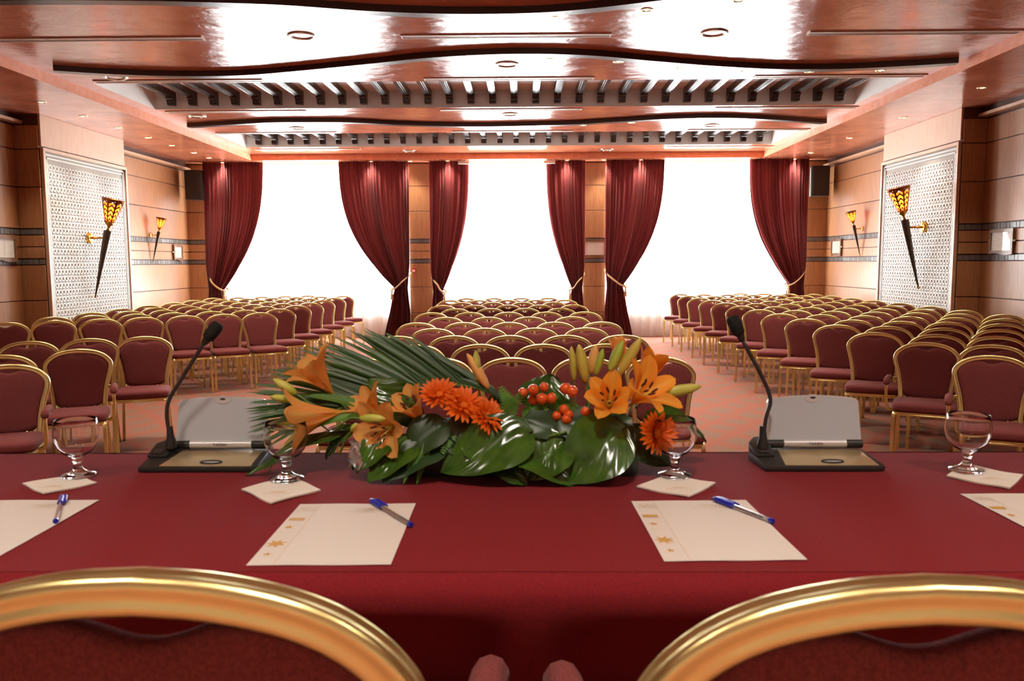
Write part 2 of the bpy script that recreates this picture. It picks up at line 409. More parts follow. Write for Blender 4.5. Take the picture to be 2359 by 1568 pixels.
for n, (y0, y1) in enumerate(COFF):
    mb = MB()
    mb.add([(CX0, y0, ZC), (CX1, y0, ZC), (CX1, y1, ZC), (CX0, y1, ZC), (CX0, y0, CT), (CX1, y0, CT), (CX1, y1, CT), (CX0, y1, CT)], [(0, 1, 5, 4), (1, 2, 6, 5), (2, 3, 7, 6), (3, 0, 4, 7), (4, 5, 6, 7)])
    cf = struct('coffer', mb, M['white_wall']); cf['label'] = ['near', 'far'][n]+' white ceiling recess crossed by dark wooden beams'
    zb = ZC+.145; me = None
    for i in range(NB):
        x = CX0+.255+i*BSP
        if me is None:
            mb = MB().box(-.047, .047, y0, y1, zb, CT)
            mb.box(-.036, .036, y0, y1, zb-.008, zb); mb.box(-.014, .014, y0, y1, zb-.015, zb-.008)
            pr = [(0, 0), (-.15, 0), (-.15, -.018), (-.125, -.03), (-.105, -.05), (-.1, -.08), (-.085, -.1), (0, -.1)]
            for sx in (-.047, .047): mb.add([(sx, y1+p[0], zb+p[1]) for p in pr], [tuple(range(8))])
            nn = len(mb.v)-16
            mb.add([], []); mb.f += [(nn+k, nn+(k+1) % 8, nn+8+(k+1) % 8, nn+8+k) for k in range(8)]; mb.m += [0]*8
            me = mb.mesh('beam', M['beam'], smooth=False)
        link('beam', me, cf, (x, 0, 0))
# wavy dark fins on the ceiling
WAVES = [
 [(-5.3, 6.75), (-4.7, 6.62), (-4.147, 6.559), (-3.289, 6.582), (-2.684, 6.631), (-1.978, 6.726), (-1.235, 6.917), (-.472, 7.009), (.282, 6.971), (1.018, 6.742), (1.75, 6.45), (2.5, 6.2), (3.3, 6.1), (4.0, 6.25), (4.67, 6.5)],
 [(-5.094, 8.865), (-4.561, 9.043), (-3.892, 9.169), (-3.106, 9.153), (-2.371, 8.952), (-1.56, 8.671), (-.894, 8.44), (-.092, 8.327), (.657, 8.401), (1.358, 8.653), (2.097, 8.9), (2.847, 9.061), (3.557, 9.064), (4.21, 8.948), (4.667, 8.83)],
 [(-5.121, 12.503), (-4.476, 12.334), (-3.766, 12.172), (-3.113, 12.161), (-2.478, 12.223), (-1.86, 12.438), (-1.213, 12.581), (-.547, 12.647), (.123, 12.595), (.785, 12.504), (1.422, 12.302), (2.103, 12.108), (2.849, 12.03), (3.586, 12.166), (4.168, 12.372), (4.635, 12.542)],
 [(-5.1, 3.3), (-3.5, 3.0), (-1.8, 3.5), (0, 3.8), (1.8, 3.5), (3.4, 3.1), (4.65, 3.4)]]
WN = ['nearest', 'middle', 'farthest', 'frontmost']
for n, w_ in enumerate(WAVES):
    P = catmull([(x*1.0215, y*1.0215, 0) for x, y in w_], 6)
    mb = MB().tube([p+Vector((0, .06, ZC-.03)) for p in P], 1, prof=[(-.06, -.032), (.06, -.032), (.06, .031), (-.06, .031)], up=(0, 0, 1))
    o = struct('trim_%d' % (n+2), mb, M['fin'], smooth='auto'); o['label'] = WN[n]+' wavy dark wooden strip under the polished ceiling'

# ------------------------------------------------------------------ ceiling fittings
def lathe_mesh(name, prof, m, n=24, smooth=True): return MB().lathe(prof, n).mesh(name, m, smooth=smooth)
ring_me = lathe_mesh('ring', [(.034, .012), (.036, -.004), (.05, -.007), (.058, -.003), (.058, .004)], M['gold'])
bulb_me = lathe_mesh('bulb', [(0, -.003), (.02, -.003), (.032, .003), (.033, .012)], M['bulb'])
def spot(name, loc, power, parent=None, size=95, blend=.7, col=WARM, rot=(0, 0, 0), rad=.14):
    L = bpy.data.lights.new(name, 'SPOT'); L.energy = power; L.color = col; L.spot_size = radians(size); L.spot_blend = blend; L.shadow_soft_size = rad
    o = bpy.data.objects.new(name, L); COL.objects.link(o); o.parent = parent; o.location = loc; o.rotation_euler = rot; return o
def downlight(x, y, z, label, group, power=SPOT_W, **kw):
    e = empty('downlight', (x, y, z), 0, label, 'downlight', group)
    link('ring', ring_me, e, (0, 0, 0)); link('bulb', bulb_me, e)
    if power: spot('lamp', (0, 0, -.03), power, e, **kw)
DA = [(-3.7, 6.93), (-2.87, 6.96), (-2.07, 7.07), (-1.3, 7.3), (-.5, 7.42), (.3, 7.41), (1.1, 7.29), (1.84, 7.05)]
DB = [(-4.52, 9.59), (-3.69, 9.62), (-2.88, 9.52), (-2.1, 9.27), (-1.34, 9.04), (-.54, 8.88), (.31, 8.9), (1.07, 9.12), (1.8, 9.38), (2.58, 9.57), (3.36, 9.65), (4.17, 9.62)]
DC = [(-4.56, 12.95), (-3.75, 12.78), (-2.92, 12.74), (-2.15, 13.0), (-1.39, 13.2), (-.61, 13.35), (.2, 13.26), (.99, 13.21), (1.74, 13.0), (2.5, 12.83), (3.31, 12.83), (4.09, 12.9)]
for nm, D in zip(WN, (DA, DB, DC)):
    for i, (x, y) in enumerate(D, 1): downlight(x, y, ZC, 'small brass halogen downlight beyond the %s wavy strip, %s from the left' % (nm, ORD[i]), 'downlights along the wavy strips')
for i, y in enumerate((10.48, 11.46, 12.44, 13.42, 14.31, 15.27, 16.0, 16.72), 1): downlight(-6.17, y, ZS, 'brass halogen downlight in the left soffit, %s from the camera' % ORD[i], 'downlights in the left soffit')
for i, y in enumerate((10.03, 12.04, 13.97, 15.81, 16.72), 1): downlight(5.58, y, ZS, 'brass halogen downlight in the right soffit, %s from the camera' % ORD[i], 'downlights in the right soffit')
for i, x in enumerate((-3.09, -2.3, -1.52, .93, 1.69, 2.44), 1): downlight(x, 16.7, ZS, 'brass halogen downlight above the drapes, %s from the left' % ORD[i], 'downlights above the drapes')
for i, (x, y) in enumerate([(-4, 3.9), (-2.6, 3.9), (-1.3, 4.2), (0, 4.4), (1.3, 4.2), (2.6, 3.9), (4, 3.9)], 1): downlight(x, y, ZC, 'added unseen brass halogen downlight over the front of the hall, %s from the left' % ORD[i], 'added downlights over the front of the hall')  # assumed row out of view, added for more light towards the table
for i, (x, y) in enumerate([(-3.6, .2), (-1.8, .2), (0, .2), (1.8, .2), (3.6, .2), (-2.7, -2), (0, -2), (2.7, -2)], 1): downlight(x, y, ZC, 'added unseen brass halogen downlight over the head table platform, %s of eight' % ORD[i], 'added downlights over the platform', power=SPOT_W*(1.5 if y > 0 else 6.0))  # assumed lamps out of view, added and strengthened to brighten table and chair backs
big_ring = lathe_mesh('ring', [(.098, .02), (.1, -.008), (.125, -.014), (.14, -.004), (.14, .004)], M['steel'])
big_lens = lathe_mesh('lens', [(0, -.004), (.06, -.003), (.099, .004)], mat('frosted_lens', (238, 234, 226), .3))
for i, (x, y, d) in enumerate([(-2.13, 8.0, 'left one before the middle wavy strip'), (1.86, 8.02, 'right one before the middle wavy strip'), (-.16, 9.19, 'between the middle wavy strip and the near beams'), (-4.8, 9.67, 'far left beside the near beams'), (-3.65, 13.3, 'left one between the two beam recesses'), (3.07, 13.3, 'right one between the two beam recesses'), (-.17, 12.2, 'middle one between the two beam recesses'), (-4.86, 12.2, 'by the left end of the farthest wavy strip'), (-2.22, 16.1, 'left one near the windows'), (1.68, 16.1, 'right one near the windows')]):
    e = empty('round_ceiling_light', (x, y, ZC), 0, 'wide round recessed ceiling light, '+d, 'ceiling light', 'wide round ceiling lights')
    link('ring', big_ring, e); link('lens', big_lens, e)
# linear air vents
mb = MB(); hl = 1.02
mb.box(-hl, hl, -.055, -.042, -.012, .004); mb.box(-hl, hl, .042, .055, -.012, .004); mb.box(-hl, -hl+.013, -.042, .042, -.012, .004); mb.box(hl-.013, hl, -.042, .042, -.012, .004)
vf = mb.mesh('vent_frame', M['vent']); vs_ = MB().box(-hl+.013, hl-.013, -.009, .009, -.008, .0).mesh('slat', M['vent']); vb = MB().box(-hl+.013, hl-.013, -.042, .042, -.002, .002).mesh('vent_back', M['vent_dark'])
for j, y in enumerate((8.05, 9.87, 11.83, 13.75, 15.72)):
    for k, x in enumerate((-4.13, -.15, 3.8)):
        if j == 4 and k == 1: continue
        e = empty('air_vent', (x, y, ZC), 0, '%s linear air vent in the %s row of ceiling vents from the camera' % (['left', 'middle', 'right'][k], ORD[j+1]), 'air vent', 'linear ceiling vents')
        link('vent_frame', vf, e); link('vent_back', vb, e); link('slat', vs_, e, (0, -.018, 0)); link('slat', vs_, e, (0, .018, 0))
for x, d in ((-2.76, 'left'), (2.39, 'right')):
    e = empty('sprinkler_head', (x, 10.35, CT), 0, d+' small metal sprinkler head hanging inside the near beam recess', 'sprinkler')
    MB().lathe([(0, -.11), (.03, -.105), (.03, -.098), (.008, -.09), (.012, -.05), (.008, 0)], 12).obj('nozzle', M['steel'], e, smooth=True); MB().lathe([(0, -.008), (.04, -.006), (.045, 0)], 16).obj('rosette', M['steel'], e, smooth=True)

# ------------------------------------------------------------------ drapes, sheers
def sheer_curtain(a, b_, label):
    n = int((b_-a)*60)
    def fn(u, v):
        x = a+(b_-a)*u; z = .03+(3.6-.03)*v
        return (x, YB-.09+.028*sin(x*26+sin(x*5)*2)+.01*sin(x*61), z)
    tag(MB().grid(fn, n, 6).obj('sheer_curtain', M['sheer'], smooth=True), label, 'curtain', 'sheer curtains')
for (a, b_), w_ in zip(WINS, ('left', 'middle', 'right')): sheer_curtain(a-.03, b_+.03, 'white translucent sheer curtain hanging across the %s window' % w_)
def drape(xs, d, wtop, wtie, ztie, label, seed, hookx):
    """side drape: xs = wall-side edge, d = direction of its free edge"""
    rnd = random.Random(seed); ZT = 3.65; np_ = max(8, int(wtop*13)); y0 = YB-.24
    ph = rnd.random()*6
    e = empty('drape', (xs, y0, 0), 0, label, 'curtain', 'tied-back burgundy drapes')
    def width(z):
        if z > ztie:
            t = (ZT-z)/(ZT-ztie); return wtie+(wtop-wtie)*(1-t**2.6)
        t = (ztie-z)/ztie; return wtie+(.16+.1*wtop)*t**.8
    def fn(u, v):
        z = .02+(ZT-.02)*v; w_ = width(z); gather = min(1, w_/wtop)
        off = .0 if z > ztie+.5 else .05*max(0, 1-abs(z-ztie)/.5)
        uu = u+.022*sin(11*u+ph+z*.25)+.012*sin(27*u+2*ph)
        amp = .036+.04*(1-gather)
        yy = amp*(sin(2*pi*np_*uu+ph)*(.65+.35*sin(u*17+ph))+.35*sin(2*pi*np_*uu*2.3+z*.4)) - .05*sin(pi*u)*(1-gather)
        xx = u*w_ + .012*sin(2*pi*np_*uu*2+ph)*gather
        return (d*(off+xx-.05), yy, z)
    body = MB().grid(fn, 190, 46).obj('fabric', M['velvet'], e, smooth=True)
    # twisted cord tie-back and tassel
    xt = wtie+.05
    P = catmull([(d*(hookx), .14, ztie+.33), (d*(hookx+.02), .02, ztie+.27), (d*(.1), -.13, ztie+.15), (d*(xt*.7), -.16, ztie+.03), (d*(xt+.03), -.1, ztie-.03), (d*(xt+.02), .06, ztie+.0), (d*.1, .14, ztie+.14)], 8)
    rp = MB()
    for k in range(3):
        pts = []
        for i, p in enumerate(P):
            a = i*.9+k*2*pi/3; pts.append(p+Vector((.3*cos(a), .6*sin(a), .7*cos(a)))*.014)
        rp.tube(pts, .011, 6)
    rp.obj('tie_rope', M['rope'], e, smooth=True)
    tp = Vector((d*(xt+.0), -.15, ztie-.03)); ts = MB()
    ts.lathe([(0, 0), (.016, -.005), (.02, -.03), (.012, -.045), (.022, -.06), (.034, -.19), (0, -.195)], 12, tp); ts.obj('tassel', M['rope'], e, smooth=True)
drape(-6.545, 1, 1.24, .30, 1.03, 'burgundy velvet drape tied back at the left edge of the left window', 1, -.03)
drape(-2.39, -1, 1.43, .26, 1.04, 'wide burgundy velvet drape tied back at the right edge of the left window', 2, -.05)
drape(-1.855, 1, 0.80, .19, .97, 'narrow burgundy velvet drape tied back at the left edge of the middle window', 3, -.04)
drape(1.25, -1, 0.78, .21, 1.02, 'narrow burgundy velvet drape tied back at the right edge of the middle window', 4, -.05)
drape(1.765, 1, 1.22, .32, 1.08, 'wide burgundy velvet drape tied back at the left edge of the right window', 5, -.04)
drape(5.84, -1, 1.22, .30, 1.09, 'burgundy velvet drape tied back at the right edge of the right window', 6, -.05)
for x, d in ((-1.18, 'left'), (.565, 'right')):
    e = empty('emergency_light', (x, 16.58, 3.60), 0, 'small white box under the soffit at the %s top corner of the middle window' % d, 'box')
    MB().box(-.115, .115, -.03, .03, -.03, .03).obj('housing', M['white'], e, smooth='auto', bevel=.006); MB().box(-.1, .1, -.034, -.03, -.022, .012).obj('cover', M['picture'], e)
    MB().box(-.04, .04, -.02, .02, .03, .05).obj('mount', M['white'], e)

# ------------------------------------------------------------------ wall things
def local_frame(s):  # rotation so that local -Y (front) faces the room from a side wall; s=+1 left wall
    return pi/2 if s > 0 else -pi/2
def torch(x, y, z, s, k, label, power):
    """pierced brass torch sconce; x = wall plane, origin at wall; local +X points into the room"""
    e = empty('torch_sconce', (x, y, z), 0 if s > 0 else pi, label, 'wall lamp', 'torch wall lamps')
    e.scale = (k, k, k)
    tip = Vector((.05, 0, -.95)); top = Vector((.30, 0, .06)); ax = (top-tip).normalized()
    MB().tube([tip+ax*.03, top], [.012, .062], 14).obj('body', M['torch'], e, smooth='auto')
    MB().tube([tip-ax*.03, tip-ax*.02, tip+ax*.03], [.004, .016, .014], 12).obj('finial', M['gold_dull'], e, smooth='auto')
    MB().tube([top, top+ax*.02, top+ax*.05, top+ax*.08, top+ax*.10, top+ax*.14], [.03, .022, .016, .03, .06, .066], 16).obj('cup', M['gold_dull'], e, smooth=True)
    # pierced shade: cone of faces with chevron slots left out
    b0 = top+ax*.13; u = Vector((0, 1, 0)); w_ = ax.cross(u); nu, nv = 64, 26; Ln = .36
    def P(i, j, off=0):
        t = j/nv; a = 2*pi*i/nu; r = .064+t*.112+off; return b0+ax*(t*Ln)+(u*cos(a)+w_*sin(a))*r
    vs = [P(i, j) for j in range(nv+1) for i in range(nu)]; fs = []
    for j in range(nv):
        for i in range(nu):
            ci = i % 8; dd = abs(ci-3.5); jj = (j+int(dd)) % 5
            if 2 <= j+int(dd) and j < nv-2 and dd < 3 and jj in (0, 1, 2): continue
            fs.append((j*nu+i, j*nu+(i+1) % nu, (j+1)*nu+(i+1) % nu, (j+1)*nu+i))
    sh = MB().add(vs, fs).obj('shade', M['shade'], e, smooth=True)
    MB().tube([b0+ax*.01, b0+ax*(Ln*.8)], [.052, .135], 24, caps=False).obj('liner', M['liner'], e, smooth=True)
    mod = sh.modifiers.new('thickness', 'SOLIDIFY'); mod.thickness = .004
    MB().tube([b0+ax*.02, b0+ax*.05, b0+ax*.12, b0+ax*.16], [.012, .028, .028, .006], 12).obj('bulb', M['lamp_glow'], e, smooth=True)
    # arm and round wall plate
    MB().lathe([(0, .05), (.03, .05), (.075, .035), (.085, .012), (.085, 0), (0, 0)], 24).obj('wall_plate', M['brass'], e, smooth='auto', rot=(0, pi/2, 0), loc=(.0, 0, -.05))
    m_ = tip+ax*((-.05-tip.z)/ax.z)
    MB().tube([(.04, 0, -.05), (.08, 0, -.05), (.09, 0, -.05), (.10, 0, -.05), tuple(m_)], [.018, .02, .026, .014, .013], 12).obj('arm', M['brass'], e, smooth=True)
    MB().tube([m_-ax*.012, m_+ax*.012], [.05, .053], 16).obj('collar', M['brass'], e, smooth='auto')
    L = bpy.data.lights.new('lamp', 'POINT'); L.energy = power; L.color = (1, .66, .32); L.shadow_soft_size = .04
    lo = bpy.data.objects.new('lamp', L); COL.objects.link(lo); lo.parent = e; lo.location = b0+ax*.2
torch(PXL+.02, 12.42, 2.03, 1, 1.0, 'large lit torch lamp on the white relief panel of the left wall', 6)
torch(PXR-.02, 12.2, 2.12, -1, 1.0, 'large lit torch lamp on the white relief panel of the right wall', 6)
torch(XL+.02, 15.25, 2.15, 1, .55, 'small lit torch lamp on the left wall near the windows', 5)
torch(XR-.02, 15.2, 2.2, -1, .55, 'small lit torch lamp on the right wall near the windows', 5)
def loudspeaker(x, y, z, rz, label):
    e = empty('loudspeaker', (x, y, z), rz, label, 'speaker', 'black wall speakers')
    MB().box(-.165, .165, -.12, .14, -.3, .3).obj('cabinet', M['black'], e, smooth='auto', bevel=.012)
    MB().box(-.15, .15, -.132, -.12, -.28, .28).obj('grille', M['speaker'], e, smooth='auto', bevel=.004)
    MB().tube([(0, .12, 0), (0, .3, 0)], .02, 8).obj('bracket', M['black'], e)
loudspeaker(-6.72, 16.62, 3.18, .12, 'black box loudspeaker high on the window wall beside the leftmost drape')
loudspeaker(6.06, 16.62, 3.19, -.12, 'black box loudspeaker high on the window wall beside the rightmost drape')
def framed_notice(x, y, z, rz, w_, h, label, lines=True, wavy=True):
    e = empty('framed_notice', (x, y, z), rz, label, 'picture', 'framed wall notices')
    n = 10; mb = MB()
    def fr(x0, x1, z0, z1): mb.box(x0, x1, -.025, .0, z0, z1)
    t = .045
    fr(-w_/2-t, w_/2+t, h/2, h/2+t); fr(-w_/2-t, -w_/2, -h/2, h/2); fr(w_/2, w_/2+t, -h/2, h/2)
    for i in range(n):
        a, b_ = i/n, (i+1)/n; dz = .014*sin(2*pi*(a+b_)/2) if wavy else 0
        fr(-w_/2-t+(w_+2*t)*a, -w_/2-t+(w_+2*t)*b_, -h/2-t*1.1+dz, -h/2)
    mb.obj('frame', M['frame_wood'], e)
    MB().box(-w_/2, w_/2, -.012, -.006, -h/2, h/2).obj('sheet', M['picture'], e)
    mb = MB(); r = random.Random(w_)
    for i in range(4): mb.box(-w_/2+.02, -w_/2+.05, -.0135, -.012, h/2-.04-i*h*.24-.012, h/2-.04-i*h*.24)
    mb.box(-.004+w_*.06, w_*.06+.004, -.0135, -.012, -h/2+.02, h/2-.02)
    for i in range(9): xx = -w_*.25+r.random()*w_*.65; zz = -h*.35+r.random()*h*.6; mb.box(xx, xx+.03+.05*r.random(), -.0135, -.012, zz, zz+.004)
    tag(mb.obj('printed_plan', M['print_faint'], e), kind='stuff')
    for sx in (-1, 1): MB().lathe([(0, .02), (.014, .018), (.02, 0)], 12).obj('fixing_knob', M['steel'], e, smooth=True, rot=(pi/2, 0, 0), loc=(sx*(w_/2+t+.012), -.004, 0))
    MB().box(-w_/2, w_/2, -.018, -.0165, -h/2, h/2).obj('glazing', M['pane'], e)
framed_notice(XL+.03, 10.85, 1.795, pi/2, .46, .25, 'framed evacuation plan on the left wall at the edge of the picture')
framed_notice(XR-.03, 10.77, 1.82, -pi/2, .44, .24, 'framed evacuation plan with wavy lower edge on the right wall beyond the relief panel')
framed_notice(XL+.03, 16.4, 1.81, pi/2, .34, .22, 'small framed notice on the left wall beside the small torch lamp')
framed_notice(XR-.03, 16.37, 1.85, -pi/2, .42, .24, 'small framed notice on the right wall beside the small torch lamp')
framed_notice(1.525, YB-.03, 1.86, 0, .40, .28, 'glazed framed notice on the pier between the middle and right windows')
e = empty('alarm_call_point', (-2.285, YB-.03, 1.42), 0, 'small red and white alarm call point on the pier left of the middle window', 'alarm')
MB().box(-.045, .045, -.03, 0, -.045, .045).obj('housing', M['red'], e, bevel=.006, smooth='auto'); MB().box(-.03, .03, -.034, -.03, -.035, .015).obj('plate', M['white'], e)
e = empty('wall_socket', (-2.2, YB-.03, .36), 0, 'small white wall socket low on the pier left of the middle window', 'socket')
MB().box(-.06, .06, -.012, 0, -.045, .045).obj('plate', M['white'], e, bevel=.004, smooth='auto'); MB().box(-.03, .03, -.014, -.012, -.025, .025).obj('insert', M['vent_dark'], e)

# ------------------------------------------------------------------ banquet chairs
OUT = [(0, 0), (.06, -.004), (.12, -.016), (.165, -.034), (.2, -.059), (.226, -.09), (.2365, -.12), (.234, -.16), (.219, -.22), (.205, -.28), (.193, -.36), (.188, -.44), (.187, -.5)]
CH_H = .93
def lean(z): return .20+(z-.45)*.165 if z > .45 else .20+(.45-z)*.15
def chair_meshes():
    m = {}
    half = catmull([(x, 0, z) for x, z in OUT], 4)
    rt = .0165
    cen = []
    for i, p in enumerate(half):
        a = half[max(0, i-1)]; b_ = half[min(len(half)-1, i+1)]; t = (b_-a).normalized(); nrm = Vector((t.z, 0, -t.x))
        c_ = p+nrm*rt if i else p+Vector((0, 0, -rt)); cen.append(c_)
    full = [Vector((-p.x, 0, p.z)) for p in reversed(cen[1:])]+cen
    full = [Vector((p.x, lean(p.z+CH_H), p.z+CH_H)) for p in full]
    prof = []
    for sa, sb, st in ((1, 1, 0), (-1, 1, 90), (-1, -1, 180), (1, -1, 270)):
        for k in range(7):
            an = radians(st-38+166*k/6); prof.append((sa*.0088+.0088*cos(an), sb*.0076+.0088*sin(an)))
    m['back_frame'] = MB().tube(full, 1, prof=prof, up=(0, 1, 0)).mesh('back_frame', M['gold'], smooth=True)
    # upholstered back: outline inside the frame, dipped at the top for the hand hole
    inn = []
    for i, p in enumerate(half):
        a_ = half[max(0, i-1)]; b_ = half[min(len(half)-1, i+1)]; t = (b_-a_).normalized(); nrm = Vector((t.z, 0, -t.x))
        q_ = p+nrm*(2*rt-.004) if i else p+Vector((0, 0, -2*rt+.004))
        dip = .031*math.exp(-(q_.x/.058)**2) if q_.z > -.15 else 0
        inn.append((q_.x, q_.z-dip-.002))
    zb = -.425
    side = [p for p in inn if p[1] > zb+.02]
    bx = side[-1][0]
    bot = [(bx*.97, zb+.012), (bx*.86, zb-.004), (bx*.6, zb-.016), (bx*.3, zb-.022), (0, zb-.024)]
    hs = side+bot
    ring = hs+[(-x, z) for x, z in reversed(hs[1:-1])]
    cx, cz = 0, -.23; n = len(ring)
    def pad(sgn, bul):
        rows = []
        for sc, y in ((1.0, 0), (.985, .55), (.95, .85), (.85, 1.0), (.6, 1.1), (.3, 1.15), (.02, 1.16)):
            rows.append([Vector((cx+(x-cx)*sc, lean(cz+(z-cz)*sc+CH_H)+sgn*bul*y, cz+(z-cz)*sc+CH_H)) for x, z in ring])
        return rows
    mb = MB(); fr = pad(-1, .024); bk = pad(1, .012)
    rows = list(reversed(bk))+fr[1:]
    vs = [p for r in rows for p in r]
    fs = [(i*n+j, i*n+(j+1) % n, (i+1)*n+(j+1) % n, (i+1)*n+j) for i in range(len(rows)-1) for j in range(n)]
    fs.append(tuple(range(n))); fs.append(tuple(reversed(range((len(rows)-1)*n, len(rows)*n))))
    m['backrest'] = mb.add(vs, fs).mesh('backrest', M['chair_fabric'], smooth=True)
    # seat: softly crowned cushion
    def sq(t, w_, dfr, dbk):  # rounded rectangle outline
        a_ = 2*pi*t; e_ = .32
        cx_ = abs(cos(a_))**e_*(1 if cos(a_) >= 0 else -1); sy_ = abs(sin(a_))**e_*(1 if sin(a_) >= 0 else -1)
        return cx_*w_*(1-.04*(sy_+1)/2), (sy_*(dfr+dbk)/2)+(dbk-dfr)/2
    n = 40; rows = []
    for sc, z in ((.94, .442), (.99, .446), (1, .46), (1.0, .478), (.985, .49), (.94, .498), (.8, .504), (.5, .508), (.02, .509)):
        rows.append([Vector((sq(i/n, .225, .235, .185)[0]*sc, (sq(i/n, .225, .235, .185)[1]+.025)*sc-.025, z)) for i in range(n)])
    vs = [p for r in rows for p in r]
    fs = [(i*n+j, i*n+(j+1) % n, (i+1)*n+(j+1) % n, (i+1)*n+j) for i in range(len(rows)-1) for j in range(n)]; fs.append(tuple(reversed(range(n)))); fs.append(tuple(range((len(rows)-1)*n, len(rows)*n)))
    m['seat'] = MB().add(vs, fs).mesh('seat', M['chair_fabric'], smooth=True)
    sqp = [(-.011, -.013), (.011, -.013), (.011, -.003), (.008, 0), (.011, .003), (.011, .013), (-.011, .013), (-.011, .003), (-.008, 0), (-.011, -.003)]
    cs = [(-.205, -.2), (-.18, -.222), (.18, -.222), (.205, -.2), (.198, .17), (.18, .185), (-.18, .185), (-.198, .17)]
    m['seat_frame'] = MB().tube([(x, y, .428) for x, y in cs], 1, prof=sqp, closed=True, up=(0, 0, 1)).mesh('seat_frame', M['gold'], smooth='auto')
    lp = [(-.012, -.012), (.012, -.012), (.012, -.003), (.009, 0), (.012, .003), (.012, .012), (-.012, .012), (-.012, .003), (-.009, 0), (-.012, -.003)]
    for sx, nm in ((-1, 'l'), (1, 'r')):
        m['leg_f'+nm] = MB().tube(catmull([(sx*.196, -.19, .436), (sx*.203, -.203, .425), (sx*.208, -.214, .39), (sx*.21, -.222, .2), (sx*.213, -.23, .0)], 3), 1, prof=lp, up=(0, 1, 0)).mesh('leg', M['gold'], smooth='auto')
        m['leg_b'+nm] = MB().tube([(sx*.177, lean(.44), .44), (sx*.178, lean(.4), .40), (sx*.19, lean(.2), .2), (sx*.2, lean(0), 0)], 1, prof=lp, up=(0, 1, 0)).mesh('leg', M['gold'], smooth='auto')
        m['bracket'+nm] = MB().tube([(sx*.1, .17, .435), (sx*.1, .185, .47), (sx*.1, lean(.53)+.004, .53)], .011, 8).mesh('bracket', M['gold'], smooth=True)
    m['back_rail'] = MB().tube([(-.178, lean(.46)+.0, .462), (.178, lean(.46)+.0, .462)], .010, 8).mesh('back_rail', M['gold'], smooth=True)
    for sx, nm in ((-1, 'l'), (1, 'r')):
        P = catmull([(sx*.208, -.05, .428), (sx*.245, -.07, .435), (sx*.262, -.09, .48), (sx*.266, -.105, .56), (sx*.266, -.105, .61), (sx*.264, -.08, .635), (sx*.258, .04, .638), (sx*.24, .16, .638), (sx*.208, lean(.638)-.004, .638)], 5)
        m['arm'+nm] = MB().tube(P, 1, prof=[(x_*.85, y_*.85) for x_, y_ in lp], up=(1, 0, 0)).mesh('armrest', M['gold'], smooth='auto')
        Q = catmull([(sx*.266, -.105, .625), (sx*.266, -.1, .642), (sx*.265, -.075, .656), (sx*.262, 0, .66), (sx*.256, .08, .658), (sx*.25, .12, .653)], 4)
        m['pad'+nm] = MB().tube(Q, [.010]+[.02]*2+[.024]*(len(Q)-5)+[.018, .008], 10).mesh('arm_pad', M['chair_fabric'], smooth=True)
    return m
CM = chair_meshes()
def chair(x, y, rz, label, group, z=0, arms=False, at_top=True):
    """x, y: position below the top of the backrest; rz=0 faces the head table (towards -Y)"""
    off = lean(CH_H) if at_top else 0
    e = empty('armchair' if arms else 'banquet_chair', (x+sin(rz)*off, y-cos(rz)*off, z), rz, label, 'armchair' if arms else 'chair', group)
    for k in ('back_frame', 'backrest', 'seat', 'seat_frame', 'back_rail'): link(k, CM[k], e)
    for k in ('leg_fl', 'leg_fr', 'leg_bl', 'leg_br'): link('leg', CM[k], e)
    for k in ('bracketl', 'bracketr'): link('bracket', CM[k], e)
    if arms:
        for k in 'lr':
            a_ = link('armrest', CM['arm'+k], e); link('arm_pad', CM['pad'+k], a_)
    return e
rnd = random.Random(3)
def jit(a): return (rnd.random()-.5)*2*a
# right block: rows slanted towards the head table
K = 13; TH = radians(25)
for k in range(14):
    ya = 5.45+.893*k
    for j in range(7):
        if k == 13 and j < 3: continue
        x = 3.2+.425*j; y = ya-.2*j
        if (x+.02)*1846.8/y+1202 > 2359+75: continue     # beyond the picture edge
        arms = j == 0 and k < 2
        lab = 'maroon chair in right-hand block, %s row from the front, %s' % (ORD[k+1], 'aisle seat' if j == 0 else ORD[j+1]+' seat from the aisle')
        if arms: lab = ['maroon armchair in the right-hand block, cut by the right edge of the picture', 'maroon armchair behind the right microphone unit, aisle end of the right-hand block'][k]
        chair(x+jit(.012), y+jit(.02), -TH+jit(.035), lab, 'chairs in the right-hand block', arms=arms)
# left block
TL = radians(33)
for k in range(8):
    ya = 10.53+.893*k
    for j in range(7):
        if k == 7 and j < 2: continue
        x = -3.30-.0165*ya-.385*j; y = ya-.27*j
        if (x)*1846.8/y+1202 < -75: continue
        chair(x+jit(.012), y+jit(.02), TL+jit(.035), 'maroon chair in rear left block, %s row from front, %s' % (ORD[k+1], 'aisle seat' if j == 0 else ORD[j+1]+' seat from the aisle'), 'chairs in the rear left block')
chair(-3.388, 7.107, radians(20), 'maroon banquet chair at the aisle beyond the left armchairs, before the carpet gap', 'chairs in the front left block')
chair(-3.782, 6.919, radians(24), 'maroon banquet chair half hidden behind the left armchair, second from the aisle', 'chairs in the front left block')
chair(-4.176, 6.689, radians(24), 'maroon banquet chair behind the left armchairs, third from the aisle', 'chairs in the front left block')
chair(-3.393, 6.043, radians(22), 'maroon armchair standing whole behind the leftmost glass', 'chairs in the front left block', arms=True)
chair(-3.752, 5.672, radians(24), 'maroon chair mostly hidden at the left edge behind the nearest left armchair', 'chairs in the front left block')
chair(-3.332, 5.117, radians(20), 'nearest maroon armchair of the left block, cut by the left picture edge', 'chairs in the front left block', arms=True)
